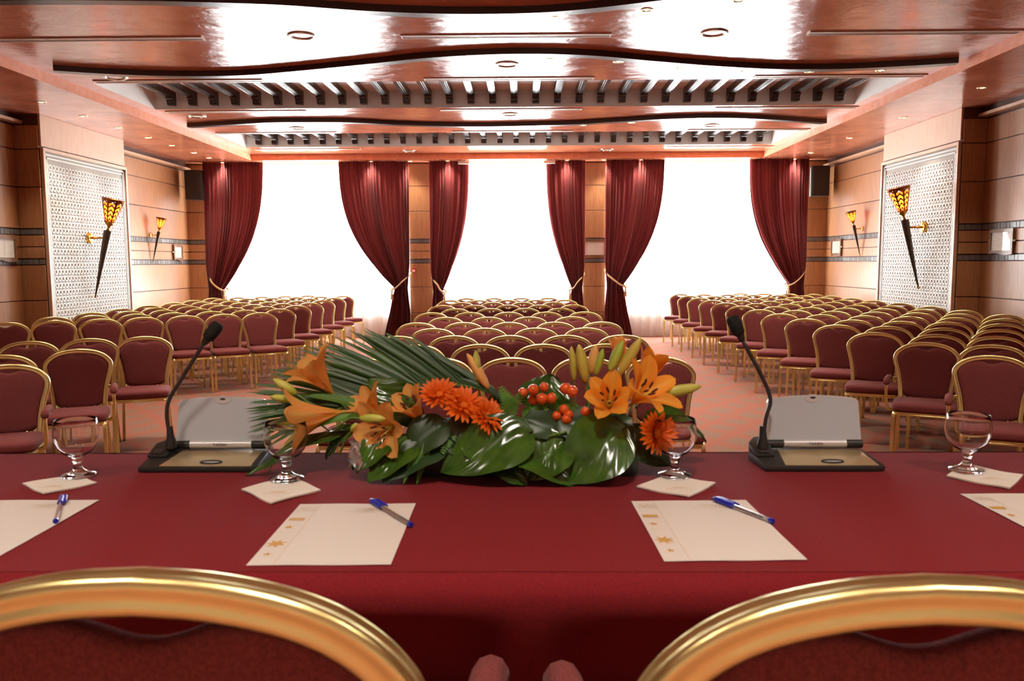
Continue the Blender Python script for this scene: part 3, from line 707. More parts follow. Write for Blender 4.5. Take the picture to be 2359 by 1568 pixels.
# centre block: twelve staggered rows of five and four
for i, y in enumerate((5.40, 6.30, 7.07, 7.88, 8.66, 9.53, 10.45, 11.32, 12.2, 13.08, 13.9, 14.67)):
    for n_, j in enumerate((-2, -1, 0, 1, 2) if i % 2 == 0 else (-1.5, -.5, .5, 1.5), 1):
        chair(.0485-.0217*y+.4987*j+jit(.008), y+.0217*.4987*j+jit(.012), .0217*-1+jit(.02), 'maroon banquet chair in middle block, %s row from the front, %s from the left' % (ORD[i+1], ORD[n_]), 'chairs in the middle block')
# two armchairs at the head table, seen from behind
chair(-.319, .636, pi-.03, 'large gold-framed armchair back in the lower left foreground', 'armchairs at the head table', z=STAGE, arms=True)
chair(.326, .622, pi+.03, 'large gold-framed armchair back in the lower right foreground', 'armchairs at the head table', z=STAGE, arms=True)

# ------------------------------------------------------------------ head table and cloth
t = empty('head_table', (0, 1.45, STAGE), 0, 'long head table hidden under the red cloth', 'table')
TZ = TT-.006-STAGE
MB().box(-2.35, 2.35, -.34, .335, TZ-.03, TZ).obj('tabletop', M['frame_wood'], t)
for sx in (-2.2, 0, 2.2):
    for sy in (-.3, .3): MB().box(sx-.02, sx+.02, sy-.02, sy+.02, 0, TZ-.03).obj('leg', M['black'], t)
prof = catmull([(1.048, STAGE+.01), (1.056, .7), (1.064, 1.0), (1.067, 1.09), (1.075, 1.118), (1.098, 1.1325), (1.13, TT), (1.4, TT), (1.78, TT), (1.81, 1.1325), (1.828, 1.12), (1.836, 1.09), (1.838, 1.0), (1.85, .7), (1.862, STAGE+.01)], 5)
prof = [(p.x, p.y) for p in catmull([(p[0], p[1], 0) for p in [(1.048, STAGE+.01), (1.056, .7), (1.064, 1.0), (1.067, 1.09), (1.075, 1.118), (1.098, 1.1325), (1.13, TT), (1.4, TT), (1.78, TT), (1.81, 1.1325), (1.828, 1.12), (1.836, 1.09), (1.838, 1.0), (1.85, .7), (1.862, STAGE+.01)]], 5)]
npf = len(prof)
def cl(u, v):
    x = -2.38+4.76*u; i = min(npf-1, int(round(v*(npf-1)))); y, z = prof[i]
    drop = max(0, (TT-.05-z)/.7); s_ = -1 if i < npf/2 else 1
    push = .17*min(1, max(0, (TT-.04-z)/.22))**1.3*max(math.exp(-((x+.319)/.33)**6), math.exp(-((x-.338)/.33)**6)) if s_ < 0 else 0
    return (x, y+push+s_*drop*(.028*sin(x*5.1+.6)+.012*sin(x*13)), min(z, TT))
cb = MB().grid(cl, 160, npf-1)
for sx in (-2.381, 2.381):
    ids = [(sx, y, z) for y, z in prof]; cb.add(ids, [tuple(range(len(ids)))])
tag(cb.obj('tablecloth', M['cloth'], smooth='auto'), 'dark red cloth covering the long head table in the foreground', 'tablecloth')

# ------------------------------------------------------------------ things on the table
def star(cx, cy, r0, r1, n, z=.0, a0=0):
    return [(cx+(r0 if i % 2 else r1)*cos(a0+pi*i/n), cy+(r0 if i % 2 else r1)*sin(a0+pi*i/n), z) for i in range(2*n)]
def squig(mb, pts, w_, z):
    for a, b_ in zip(pts[:-1], pts[1:]):
        d = Vector((b_[0]-a[0], b_[1]-a[1], 0)); n_ = Vector((-d.y, d.x, 0)).normalized()*w_/2
        mb.add([(a[0]-n_.x, a[1]-n_.y, z), (b_[0]-n_.x, b_[1]-n_.y, z), (b_[0]+n_.x, b_[1]+n_.y, z), (a[0]+n_.x, a[1]+n_.y, z)], [(0, 1, 2, 3)])
def sheet(x, y, rz, label):
    e = empty('sheet_of_paper', (x, y, TT+.0004), rz, label, 'paper', 'sheets of writing paper')
    MB().grid(lambda u, v: (-.105+.21*u, -.1485+.297*v, .0008+.0006*sin(u*5+v*3)**2), 10, 12).obj('page', M['paper'], e, smooth=True)
    z = .0017; mb = MB()
    mb.add([(-.0665, -.1485, z), (-.0659, -.1485, z), (-.0659, .1485, z), (-.0665, .1485, z)], [(0, 1, 2, 3)])
    r = random.Random(5)
    mb.obj('margin_line', M['print'], e)
    mb = MB()   # ornaments down the margin
    mb.add([(-.1+.026*(i % 7)/6, .052+.014*(i//7)+.002*((i*3) % 2), z) for i in range(14)], [(0, 1, 2, 3, 4, 5, 6, 13, 12, 11, 10, 9, 8, 7)])
    mb.obj('margin_ornament', M['print'], e)
    for (cx, cy, a, b_, n_) in ((-.089, .018, .004, .009, 5), (-.087, -.06, .008, .018, 7), (-.087, -.106, .003, .0085, 5)): MB().add(star(cx, cy, a, b_, n_, z, .4), [tuple(range(2*n_))]).obj('margin_ornament', M['print'], e)
    mb = MB()
    for k in range(4): squig(mb, [(-.1+.006*i+r.random()*.004, .1+.03*r.random(), z) for i in range(6)], .0009, z)
    squig(mb, [(-.1+.005*i, -.012+.004*(i % 2), z) for i in range(6)], .0012, z)
    for k in range(5): squig(mb, [(-.1, .046-.04*k, z), (-.074, .046-.04*k, z)], .0006, z)
    for k in range(26): xx = .0+.055*k/26; squig(mb, [(xx, .104+.004*(k % 3), z), (xx+.002, .108+.006*r.random()+.012*sin(pi*k/26), z)], .0011, z)
    for k in range(20): xx = -.01+.07*k/20; squig(mb, [(xx, .098, z), (xx+.0022, .1015, z)], .0012, z)
    for k in range(40): xx = -.055+.15*k/40; squig(mb, [(xx, -.137, z), (xx+.002, -.1362, z)], .0006, z)
    tag(mb.obj('letterhead_ornament', M['print_faint'], e), kind='stuff')
sheet(-.298, 1.269, .010, 'cream sheet of writing paper in front of the left armchair')
sheet(.307, 1.287, .027, 'cream sheet of writing paper in front of the right armchair')
sheet(-.89, 1.293, .0, 'cream sheet of writing paper cut off by the left picture edge')
sheet(.925, 1.33, .01, 'cream sheet of writing paper cut off by the right picture edge')
def pen(p0, p1, label):
    p0, p1 = Vector(p0), Vector(p1); d = p1-p0; L = d.length
    e = empty('ballpoint_pen', (p0.x, p0.y, TT+.0062), atan2(d.y, d.x), label, 'pen', 'blue ballpoint pens'); 
    hx = [(cos(pi/3*i), sin(pi/3*i)) for i in range(6)]
    MB().tube([(.05, 0, 0), (L-.006, 0, 0)], .0039, prof=hx).obj('barrel', M['clear'], e)
    MB().tube([(.052, 0, 0), (L-.03, 0, 0)], .0016, 6).obj('ink_tube', M['pen_core'], e)
    MB().tube([(L-.008, 0, 0), (L, 0, 0)], [.0042, .0044], 10).obj('end_plug', M['blue'], e, smooth='auto')
    cp = MB().tube([(0, 0, 0), (.003, 0, 0), (.012, 0, 0), (.052, 0, 0)], [.0025, .0042, .0055, .0056], 12).obj('cap', M['blue'], e, smooth='auto')
    MB().tube([(.004, .0035, .002), (.012, .0075, .003), (.045, .008, .003), (.058, .0072, .003)], [.002, .0022, .0022, .0016], 6).obj('clip', M['blue'], cp, smooth=True)
pen((-.278, 1.424, 0), (-.184, 1.285, 0), 'blue capped ballpoint pen on the left foreground sheet')
pen((.348, 1.433, 0), (.416, 1.302, 0), 'blue capped ballpoint pen on the right foreground sheet')
pen((-.86, 1.452, 0), (-.787, 1.305, 0), 'blue capped ballpoint pen on the sheet at the left edge')
def napkin(cs, label, seed):
    r = random.Random(seed); cx = sum(c_[0] for c_ in cs)/4; cy = sum(c_[1] for c_ in cs)/4
    e = empty('paper_napkin', (cx, cy, TT), 0, label, 'napkin', 'folded paper napkins')
    A, B, C, D = [Vector((c_[0]-cx, c_[1]-cy, 0)) for c_ in cs]; n = 14; ph = r.random()*6
    def P(u, v, z):
        p = A*(1-u)*(1-v)+B*u*(1-v)+C*u*v+D*(1-u)*v
        edge = max(abs(u-.5), abs(v-.5))*2
        return (p.x, p.y, z+.0028*max(0, edge-.6)*(1+sin(u*7+v*5+ph)))
    mb = MB()
    mb.grid(lambda u, v: P(u, v, .0034), n, n); mb.grid(lambda u, v: P(u, v, .0004), n, n)
    for f_ in (lambda t, z: P(t, 0, z), lambda t, z: P(1, t, z), lambda t, z: P(1-t, 1, z), lambda t, z: P(0, 1-t, z)):
        mb.grid(lambda u, v, f_=f_: f_(u, .0004+.003*v), n, 1)
    mb.obj('folded_sheet', M['napkin'], e, smooth='auto', weld=True)
    ox = (A+B)*.5*.35; pm = MB()
    for k in range(12): xx = -.026+.052*k/12; squig(pm, [(xx, -.03, 0), (xx+.0028, -.0262, 0)], .0013, .0037)
    for k in range(9): xx = -.016+.032*k/9; squig(pm, [(xx, -.021, 0), (xx+.003, -.019+.004*sin(pi*k/9), 0)], .0018, .0037)
    tag(pm.obj('printed_crest', M['print'], e), kind='stuff')
napkin([(-.993, 1.544), (-.91, 1.475), (-.849, 1.553), (-.93, 1.618)], 'white folded napkin under the glass at the left edge', 1)
napkin([(-.543, 1.506), (-.457, 1.414), (-.389, 1.503), (-.475, 1.595)], 'white folded napkin in front of the left microphone unit', 2)
napkin([(.22, 1.518), (.308, 1.452), (.379, 1.545), (.295, 1.612)], 'white folded napkin under the glass right of the flowers', 3)
napkin([(.855, 1.594), (.927, 1.504), (1.012, 1.6), (.94, 1.69)], 'white folded napkin under the glass at the right edge', 4)
gp = [(0, .0), (.03, .0), (.0335, .002), (.033, .0045), (.02, .008), (.011, .0135), (.0075, .022), (.008, .029), (.0115, .034), (.009, .0375), (.013, .041), (.026, .049), (.037, .062), (.0425, .078), (.0432, .092), (.0415, .107), (.0392, .118), (.0387, .1184), (.0382, .118), (.0404, .107), (.0421, .092), (.0414, .078), (.0359, .0626), (.025, .05), (.012, .0452), (0, .0442)]
gm = MB().lathe(gp, 40).mesh('goblet', M['glass'], smooth=True, weld=True)
for x, y, l in ((-.912, 1.60, 'short-stemmed glass goblet at the left picture edge'), (-.474, 1.572, 'short-stemmed glass goblet between the left microphone unit and the flowers'), (.308, 1.597, 'short-stemmed glass goblet in front of the right end of the flowers'), (.915, 1.632, 'short-stemmed glass goblet at the right picture edge')):
    tag(link('goblet', gm, None, (x, y, TT+.0042)), l, 'glass', 'glass goblets')

# conference microphone units
def text_mesh(s_, size, m):
    cu = bpy.data.curves.new('txt', 'FONT'); cu.body = s_; cu.size = size; cu.align_x = 'CENTER'; cu.align_y = 'CENTER'; cu.extrude = .0002
    o = bpy.data.objects.new('txt', cu); COL.objects.link(o); bpy.context.view_layer.update()
    me = bpy.data.meshes.new_from_object(o.evaluated_get(bpy.context.evaluated_depsgraph_get())); bpy.data.objects.remove(o)
    me.materials.clear(); me.materials.append(m); return me
brand = text_mesh('TAIDEN', .0088, M['ink'])
def mic_unit(x, y, rz, neck, label):
    e = empty('microphone_unit', (x, y, TT), rz, label, 'microphone', 'conference microphone units')
    fr = [(-.125, -.086), (.118, -.086), (.126, -.078), (.118, .045), (-.112, .055), (-.132, .02)]
    def slab(pts, z0, z1, name, m, bev=.004, par=e):
        n_ = len(pts); z1s = z1 if isinstance(z1, (list, tuple)) else [z1]*n_
        mb = MB().add([(a, b_, z0) for a, b_ in pts]+[(a, b_, z) for (a, b_), z in zip(pts, z1s)], [tuple(reversed(range(n_))), tuple(range(n_, 2*n_))]+[(i, (i+1) % n_, n_+(i+1) % n_, n_+i) for i in range(n_)])
        return mb.obj(name, m, par, smooth='auto', bevel=bev, seg=2)
    slab(fr, .001, [.012, .012, .012, .026, .026, .024], 'base', M['black'])
    pl = [(-.082, -.079), (.112, -.079), (.108, .012), (-.07, .012)]
    slab(pl, .010, [.0138, .0138, .0245, .0245], 'plate', M['plate'], .0008)
    bl = [(-.131, -.03), (-.088, -.03), (-.084, .05), (-.112, .055), (-.132, .02)]
    slab(bl, .018, [.024, .024, .046, .046, .04], 'microphone_block', M['black'], .004)
    MB().box(-.122, -.1, -.02, .0, .03, .0345).obj('key', M['neck'], e, smooth='auto', bevel=.002, rot=(.25, 0, 0))
    ov = [(.022*cos(a)*1.0, .0085*sin(a)) for a in [2*pi*i/24 for i in range(24)]]
    MB().tube([(.022+px, -.062+py, .0168+py*.12) for px, py in ov], .0022, 6, closed=True).obj('button_ring', M['black'], e, smooth=True)
    slab([(.022+px*.86, -.062+py*.82) for px, py in ov], .012, .0172, 'button', M['silver'], 0)
    # hinge bar with black end caps and the maker's name
    MB().tube([(-.055, .022, .036), (.082, .022, .036)], .0095, 14).obj('hinge_bar', M['silver'], e, smooth='auto')
    for a, b_ in ((-.09, -.0555), (.0825, .118)): MB().tube([(a, .024, .035), (b_, .024, .035)], .0095, 14).obj('hinge_end', M['black'], e, smooth='auto')
    tm = link('maker_name', brand, e, (.0135, .0122, .037), (pi/2, 0, 0))
    # raised speaker lid, slightly arched top, leaning back
    tlt = -.2; lid = empty_like = None
    def lidpt(u, v, y_):
        w_ = .1015-.003*v; zz = v*(.093+.007*(1-(2*u-1)**2)); xx = (2*u-1)*w_
        return xx, y_, zz
    def outline(inset, y_):
        pts = []
        for i in range(13): u = i/12; pts.append((( -1+2*u)*(.1025-inset), y_, inset*.5))
        for i in range(7): a = -pi/2+pi/2*i/6+pi/2; pts.append((.1-inset-.012+.012*cos(a), y_, .086-inset+.012*sin(a)-.004))
        for i in range(1, 12): u = 1-i/12; pts.append(((2*u-1)*(.088-inset), y_, .094-inset+.006*(1-(2*u-1)**2)))
        for i in range(7): a = pi/2+pi/2*i/6; pts.append((-.1+inset+.012+.012*cos(a), y_, .086-inset+.012*sin(a)-.004))
        return pts
    def plate3(y0, y1, ins, name, m, par):
        A, B = outline(ins, y0), outline(ins, y1); n_ = len(A)
        return MB().add(A+B, [tuple(range(n_)), tuple(reversed(range(n_, 2*n_)))]+[(i, n_+i, n_+(i+1) % n_, (i+1) % n_) for i in range(n_)]).obj(name, m, par, smooth='auto')
    ld = plate3(-.004, .006, 0, 'lid', M['silver'], e); ld.location = (.0135, .026, .042); ld.rotation_euler = (tlt, 0, 0)
    plate3(-.0052, -.004, .0035, 'speaker_mesh', M['mesh'], ld)
    MB().lathe([(0, .0008), (.018, .0008), (.0185, 0), (0, 0)], 28).obj('finger_recess', M['silver'], ld, smooth='auto', rot=(pi/2, 0, 0), loc=(0, -.0053, .0985-.006)).scale = (1, .5, 1)
    MB().lathe([(0, .0006), (.0045, .0006), (.005, 0)], 14).obj('latch', M['neck'], ld, rot=(pi/2, 0, 0), loc=(0, -.0062, .094)).scale = (1.3, .5, 1)
    P = [Vector((px-x, -.005, pz-TT)) for px, pz in neck]
    C = catmull(P[:-1], 6)
    MB().tube([P[0]-Vector((0, 0, .018)), P[0]-Vector((0, 0, .006)), P[0]+Vector((0, 0, .004)), P[0]+Vector((-.001, 0, .03))], [.0125, .0115, .0085, .0062], 14).obj('neck_socket', M['black'], e, smooth='auto')
    MB().tube(C, .0042, 10).obj('gooseneck', M['neck'], e, smooth=True)
    d = (P[-1]-P[-2]).normalized(); b0 = P[-2]
    MB().tube([b0-d*.004, b0+d*.002, b0+d*.014], [.0045, .0075, .0085], 12).obj('microphone_collar', M['black'], e, smooth='auto')
    MB().tube([b0+d*.012, b0+d*.016, b0+d*.03, b0+d*.048, b0+d*.054, b0+d*.056], [.0095, .0128, .0142, .0140, .011, .003], 16).obj('foam_windshield', M['foam'], e, smooth=True)
mic_unit(-.684, 1.725, .0, [(-.772, 1.186), (-.778, 1.236), (-.771, 1.275), (-.74, 1.323), (-.690, 1.398), (-.664, 1.43)], 'grey conference microphone unit left of the flowers, its neck bent to the right')
mic_unit(.630, 1.725, .0, [(.522, 1.184), (.528, 1.234), (.536, 1.272), (.518, 1.319), (.472, 1.402), (.453, 1.441)], 'grey conference microphone unit right of the flowers, its neck bent to the left')

# ------------------------------------------------------------------ flower arrangement
FO = Vector((-.02, 1.66, TT))
fl = empty('flower_arrangement', FO, 0, 'low arrangement of orange lilies, gerberas, berries and glossy leaves on the red cloth', 'flowers')
def petal_mat(name, edge, mid, green):
    m = mat(name, edge, .5, 0, .35, Subsurface_Weight=.0)
    N, Lk, b = nodes(m); uv = N.new('ShaderNodeUVMap'); sp = N.new('ShaderNodeSeparateXYZ'); Lk.new(uv.outputs[0], sp.inputs[0])
    a = N.new('ShaderNodeMath'); a.operation = 'SUBTRACT'; a.inputs[1].default_value = .5; Lk.new(sp.outputs[0], a.inputs[0])
    ab = N.new('ShaderNodeMath'); ab.operation = 'ABSOLUTE'; Lk.new(a.outputs[0], ab.inputs[0])
    c1 = ramp(m, ab.outputs[0], [(.02, mid), (.16, edge)]); c2 = ramp(m, sp.outputs[1], [(.02, green), (.3, (255, 255, 255))])
    setc(m, mixc(m, .75, c1, c2, 'MULTIPLY')); thin(m, edge, .4)
    return m
M['lily'] = petal_mat('lily_petal', (255, 186, 98), (252, 208, 116), (226, 226, 140))
M['lily2'] = petal_mat('lily_petal_deep', (255, 166, 52), (254, 190, 84), (240, 212, 116))
M['gerbera'] = mat('gerbera_petal', (244, 116, 24), .5); M['gerb_core'] = fabric('gerbera_core', (236, 128, 40), (190, 84, 20), 700, .8, 0, .6)
M['anther'] = mat('anther_brown', (96, 42, 22), .7); M['filament'] = mat('filament', (206, 200, 110), .5)
M['bud'] = mat('lily_bud', (176, 190, 62), .45); setc(M['bud'], ramp(M['bud'], nz(M['bud'], (1, 1, 1), 18, 2), [(.3, (150, 176, 44)), (.7, (204, 200, 96))]))
M['bud_o'] = mat('lily_bud_orange', (238, 182, 104), .45); M['bud_y'] = mat('lily_bud_yellow', (200, 186, 80), .45)
M['berry'] = mat('orange_berry', (224, 92, 34), .25); M['stem'] = mat('stem_green', (92, 124, 50), .5)
M['leaf'] = mat('glossy_leaf', (50, 88, 26), .2, 0, .55)
N, Lk, b = nodes(M['leaf']); f_ = nz(M['leaf'], (1, 1, 1), 22, 3); setc(M['leaf'], ramp(M['leaf'], f_, [(.3, (40, 72, 18)), (.7, (68, 106, 34))]))
uv = N.new('ShaderNodeUVMap'); w_ = N.new('ShaderNodeTexWave'); w_.inputs['Scale'].default_value = 3.2; w_.inputs['Distortion'].default_value = 1.2; w_.bands_direction = 'DIAGONAL'
Lk.new(uv.outputs[0], w_.inputs[0]); bump(M['leaf'], w_.outputs['Fac'], .22, .004)
M['palm'] = mat('palm_leaf', (66, 98, 58), .4); M['fern'] = mat('fern_green', (92, 138, 52), .55); M['dark_leaf'] = mat('dark_leaf', (38, 66, 34), .4)
thin(M['gerbera'], (246, 120, 24), .3); thin(M['palm'], (90, 130, 50), .25); thin(M['fern'], (110, 160, 50), .3)
M['tray'] = mat('black_tray', (40, 52, 48), .35); M['oasis'] = fabric('floral_foam', (40, 70, 36), (28, 52, 28), 120, .95, 0, .8); M['foil'] = mat('silver_foil', (210, 212, 214), .18, .9)
def track(d, roll=0):
    return Vector(d).normalized().to_track_quat('Z', 'Y') @ Quaternion((0, 0, 1), roll)
def petal_mesh(L, Wd, p0, p1, bend=1.4, name='petal', m='lily', nu=6, nv=12, cup=.25, r0=.004):
    """petal whose base sits near the axis (+Z) and bends outward in +X"""
    cl_ = [Vector((r0, 0, 0))]; tg = []
    for i in range(nv+1):
        a = radians(p0+(p1-p0)*(i/nv)**bend); tg.append(Vector((sin(a), 0, cos(a))))
        if i < nv: cl_.append(cl_[-1]+tg[-1]*(L/nv))
    def fn(u, v):
        i = int(round(v*nv)); s = (u-.5)*2; w = Wd*.5*min(1, .14+(v/.5)**.9*.86)*(1-max(0, (v-.45)/.55)**2.8)**.62
        if i == nv: w = .0006
        nrm = Vector((-tg[i].z, 0, tg[i].x)); 
        return cl_[i]+Vector((0, s*w, 0))+nrm*(cup*w*s*s+.0012*sin(v*9+s*4)-(.0015 if abs(s) < .1 else 0))
    return MB().grid(fn, nu, nv, uv=True).mesh(name, M[m], smooth=True)
stamen_me = MB().tube(catmull([(.002, 0, 0), (.006, 0, .025), (.014, 0, .052)], 4), .0009, 5, mi=0).tube([(.0115, -.002, .044), (.013, -.001, .048), (.016, .001, .056), (.0175, .002, .06)], [.0008, .0024, .0024, .0008], 6, mi=1).mesh('stamen', [M['filament'], M['anther']], smooth=True)
def lily(base, axis, L=.085, p0=14, p1=78, roll=0, m='lily', Wd=.036, seed=0, sta=True, miss=()):
    q_ = track(axis, roll); r = random.Random(seed)
    o = MB().tube([(0, 0, -.012), (0, 0, 0), (0, 0, .014), (0, 0, .022)], [.0028, .0045, .007, .0055], 8).obj('lily', M['bud_y'], fl, smooth=True, loc=base, rot=q_)
    for k in range(6):
        if k in miss: continue
        pm = petal_mesh(L*(1+.1*(r.random()-.5)), Wd*(1 if k % 2 else .84), p0+r.uniform(-3, 3), p1+r.uniform(-14, 16), 1.3+.5*r.random(), m=m)
        link('petal', pm, o, (0, 0, .002 if k % 2 else 0), (0, 0, k*pi/3+r.uniform(-.1, .1)))
    if sta:
        for k in range(6): link('stamen', stamen_me, o, (0, 0, 0), (0, 0, k*pi/3+.4))
    MB().tube([(0, 0, -.08), (0, 0, -.01)], .0022, 6).obj('stem', M['stem'], o)
    return o
lily((-.385, .02, .163), (-.62, -.12, .78), .118, 14, 74, .2, Wd=0.049, seed=1, sta=False)
lily((-.358, -.02, .128), (-.95, -.25, -.10), .128, 14, 72, .3, Wd=0.054, seed=2, sta=False)
lily((-.243, -.045, .104), (-.45, -.88, -.02), .088, 30, 84, .15, Wd=0.047, seed=3)
lily((-.276, -.01, .110), (-.55, -.3, .75), .082, 16, 52, .5, Wd=0.040, seed=4, sta=False)
lily((-.188, -.03, .112), (-.42, -.45, .80), .080, 14, 52, .1, Wd=0.043, seed=5)
lily((.196, -.045, .142), (-.10, -.80, .55), .082, 20, 62, .25, 'lily2', .043, seed=6)
lily((.246, -.035, .150), (.50, -.50, .62), .106, 26, 76, .0, 'lily2', .046, seed=7)
lily((.268, .01, .175), (.42, .05, .9), .092, 12, 50, .3, 'lily2', .042, seed=8, sta=False)
lily((.228, .04, .205), (-.05, .1, 1), .075, 6, 22, .3, 'lily', .03, seed=9, sta=False)
def bud(a, b_, r, m):
    a, b_ = Vector(a), Vector(b_); d = b_-a
    o = MB().tube([a+d*t for t in (0, .08, .25, .5, .75, .92, 1)], [r*.35, r*.6, r*.9, r, r*.85, r*.45, r*.1], prof=[(cos(2*pi*i/12)*(1-.1*(i % 4 == 0)), sin(2*pi*i/12)*(1-.1*(i % 4 == 0))) for i in range(12)]).obj('lily_bud', M[m], fl, smooth=True)
    MB().tube([a-d.normalized()*.05-Vector((0, 0, .02)), a-d.normalized()*.02, a], .0022, 6).obj('stem', M['stem'], o)
for a, b_, r, m in (((-.072, -.02, .192), (-.076, -.02, .257), .0088, 'bud'), ((-.05, -.02, .176), (-.094, -.02, .25), .0105, 'bud_o'), ((.15, -.02, .188), (.136, -.02, .268), .0125, 'bud_y'), ((.128, .0, .19), (.122, .0, .262), .008, 'bud_y'), ((.17, -.03, .206), (.185, -.03, .26), .0085, 'bud'), ((.2, -.02, .212), (.228, -.01, .275), .0115, 'bud'), ((.218, -.025, .205), (.262, -.03, .282), .0115, 'bud_y'), ((.165, .03, .2), (.176, .03, .262), .011, 'bud_o'), ((.300, -.03, .166), (.386, -.03, .182), .0118, 'bud'), ((-.446, -.03, .168), (-.494, -.03, .2), .0105, 'bud'), ((-.44, -.03, .153), (-.502, -.03, .163), .009, 'bud'), ((-.306, -.08, .127), (-.253, -.085, .127), .0095, 'bud'), ((-.49, -.0, .04), (-.43, .01, .1), .010, 'bud_y'), ((-.43, .02, .095), (-.52, .01, .105), .009, 'bud'), ((-.33, -.05, .095), (-.315, -.06, .112), .007, 'bud')):
    bud(a, b_, r, m)
gpet = [petal_mesh(.040, .0085, 62, 88, 1.0, 'petal', 'gerbera', 2, 6, .2, .006), petal_mesh(.033, .0075, 40, 70, 1.0, 'petal', 'gerbera', 2, 6, .2, .006), petal_mesh(.019, .005, 20, 50, 1.0, 'petal', 'gerbera', 2, 5, .2, .004)]
def gerbera(c_, n_, k, seed):
    r = random.Random(seed)
    o = MB().lathe([(0, .008), (.006, .0085), (.011, .006), (.013, 0), (.006, -.006), (.003, -.02)], 18).obj('gerbera', M['gerb_core'], fl, smooth=True, loc=c_, rot=track(n_, r.random()))
    o.scale = (k, k, k)
    for pm, cnt in ((gpet[0], 24), (gpet[1], 20), (gpet[2], 14)):
        for i in range(cnt): link('petal', pm, o, (0, 0, r.uniform(-.001, .001)), (r.uniform(-.06, .06), r.uniform(-.12, .12), 2*pi*i/cnt+r.uniform(-.06, .06)))
gerbera((-.148, -.05, .165), (.05, -.55, .83), 1.02, 1); gerbera((-.1, -.062, .146), (.25, -.62, .75), 1.05, 2); gerbera((-.052, -.068, .126), (.42, -.62, .66), 1.0, 3)
gerbera((.29, -.055, .09), (.35, -.9, .25), 1.05, 4)
# berries on sprigs
bm_ = MB().lathe([(0, -.0102), (.005, -.009), (.009, -.005), (.0102, 0), (.009, .005), (.005, .0088), (.0015, .0098), (.001, .0115), (0, .0112)], 16).mesh('berry', M['berry'], smooth=True)
BR = [(.021, .175), (.042, .18), (.064, .185), (.042, .158), (.059, .162), (.078, .164), (.107, .182), (.12, .177), (.104, .139), (.089, .127), (.113, .129), (.109, .12), (.147, .134), (.162, .12), (.157, .112), (.035, .111), (.02, .098), (.049, .108)]
rr_ = random.Random(4)
for i, (x, z) in enumerate(BR):
    yy = -.055+rr_.uniform(-.012, .012)
    o = link('berry', bm_, fl, (x, yy, z), (rr_.uniform(-.9, .2), rr_.uniform(-.5, .5), 0)); o.scale = [.92+.28*rr_.random()]*3
    root = Vector((.08+.02*rr_.uniform(-1, 1), .0, .06))
    MB().tube([(x, yy, z-.009), ((x+root.x)/2, yy*.6, (z+root.z)/2), root], .0014, 5).obj('berry_stem', M['stem'], fl)
MB().tube([(.04, -.085, .082), (.1, -.088, .098), (.108, -.088, .101)], [.0022, .0026, .0032], 7).obj('cut_stem', M['stem'], fl, smooth=True)
# broad glossy leaves, given by base, tip and surface normal
def leaf(base, tip, Wd, nrm, m='leaf', bend=.15, heart=.25, fold=.18, name='broad_leaf', wave_=.004, nv=14):
    B, T = Vector(base), Vector(tip); d = T-B; L = d.length; t_ = d.normalized(); n_ = Vector(nrm); n_ = (n_-t_*n_.dot(t_)).normalized(); s_ = t_.cross(n_)
    def fn(u, v):
        s = (u-.5)*2; w = Wd*.5*(sin(pi*(v**.62)*.985+.02)**.8 if v < 1 else 0); w = max(w, .0004)
        back = -heart*Wd*.5*abs(s)**1.3*max(0, 1-v*3.2)
        p = B+t_*(v*L+back)+s_*(s*w)+n_*(bend*L*4*v*(1-v)*.5-bend*L*.6*v*v+fold*w*abs(s)+wave_*sin(v*11+s*3)*abs(s)-(.0016 if abs(s) < .08 else 0))
        p.z = max(p.z, .0015); return p
    return MB().grid(fn, 10, nv, uv=True).obj(name, M[m], fl, smooth=True)
leaf((.030, -.085, .094), (-.145, -.112, .030), .125, (-.1, -.8, .6))
leaf((.10, -.085, .080), (.02, -.118, .012), .105, (.05, -.7, .7))
leaf((.215, -.08, .098), (.09, -.125, .01), .135, (-.05, -.9, .42))
leaf((-.02, -.08, .07), (.13, -.13, .006), .09, (.1, -.55, .8))
leaf((.17, -.02, .10), (.235, -.09, .05), .12, (.35, -.85, .4), 'dark_leaf')
leaf((.285, .03, .098), (.425, .05, .068), .085, (.1, -.35, .9), bend=.3)
leaf((.06, .03, .12), (.085, .045, .198), .12, (0, -.95, .3), heart=.1)
leaf((-.24, -.05, .085), (-.315, -.1, .028), .075, (-.3, -.75, .6), bend=.25)
leaf((-.14, -.07, .07), (-.26, -.115, .012), .08, (-.1, -.65, .75), 'dark_leaf')
leaf((-.34, .0, .09), (-.40, -.01, .03), .06, (-.7, -.6, .4), bend=.2)
leaf((-.35, -.01, .085), (-.56, -.05, .004), .05, (0, -.3, .95), heart=.1, bend=.1)
leaf((-.22, .02, .12), (-.31, .03, .195), .085, (.1, -.9, .35), 'leaf', heart=.2)
leaf((-.2, -.03, .11), (-.24, -.04, .17), .06, (-.3, -.8, .5), 'leaf')
leaf((.22, .0, .07), (.33, -.03, .02), .1, (.3, -.7, .65), 'dark_leaf')
leaf((-.05, -.09, .05), (.03, -.13, .006), .07, (0, -.6, .8), 'leaf')
leaf((.12, -.06, .1), (.16, -.085, .07), .07, (.1, -.8, .5), 'dark_leaf')
leaf((-.05, .0, .1), (-.03, -.01, .17), .05, (0, -1, .2), 'dark_leaf')
leaf((-.06, -.05, .105), (-.16, -.085, .06), .085, (-.05, -.75, .65), 'dark_leaf')
leaf((-.08, -.075, .09), (-.03, -.105, .03), .08, (.05, -.8, .6), 'leaf')
leaf((-.14, -.06, .11), (-.23, -.08, .05), .085, (-.2, -.8, .55), 'dark_leaf')
leaf((-.2, -.07, .075), (-.29, -.11, .008), .085, (-.2, -.7, .7), 'leaf')
leaf((-.26, -.02, .08), (-.33, -.06, .02), .085, (-.4, -.8, .45), 'dark_leaf')
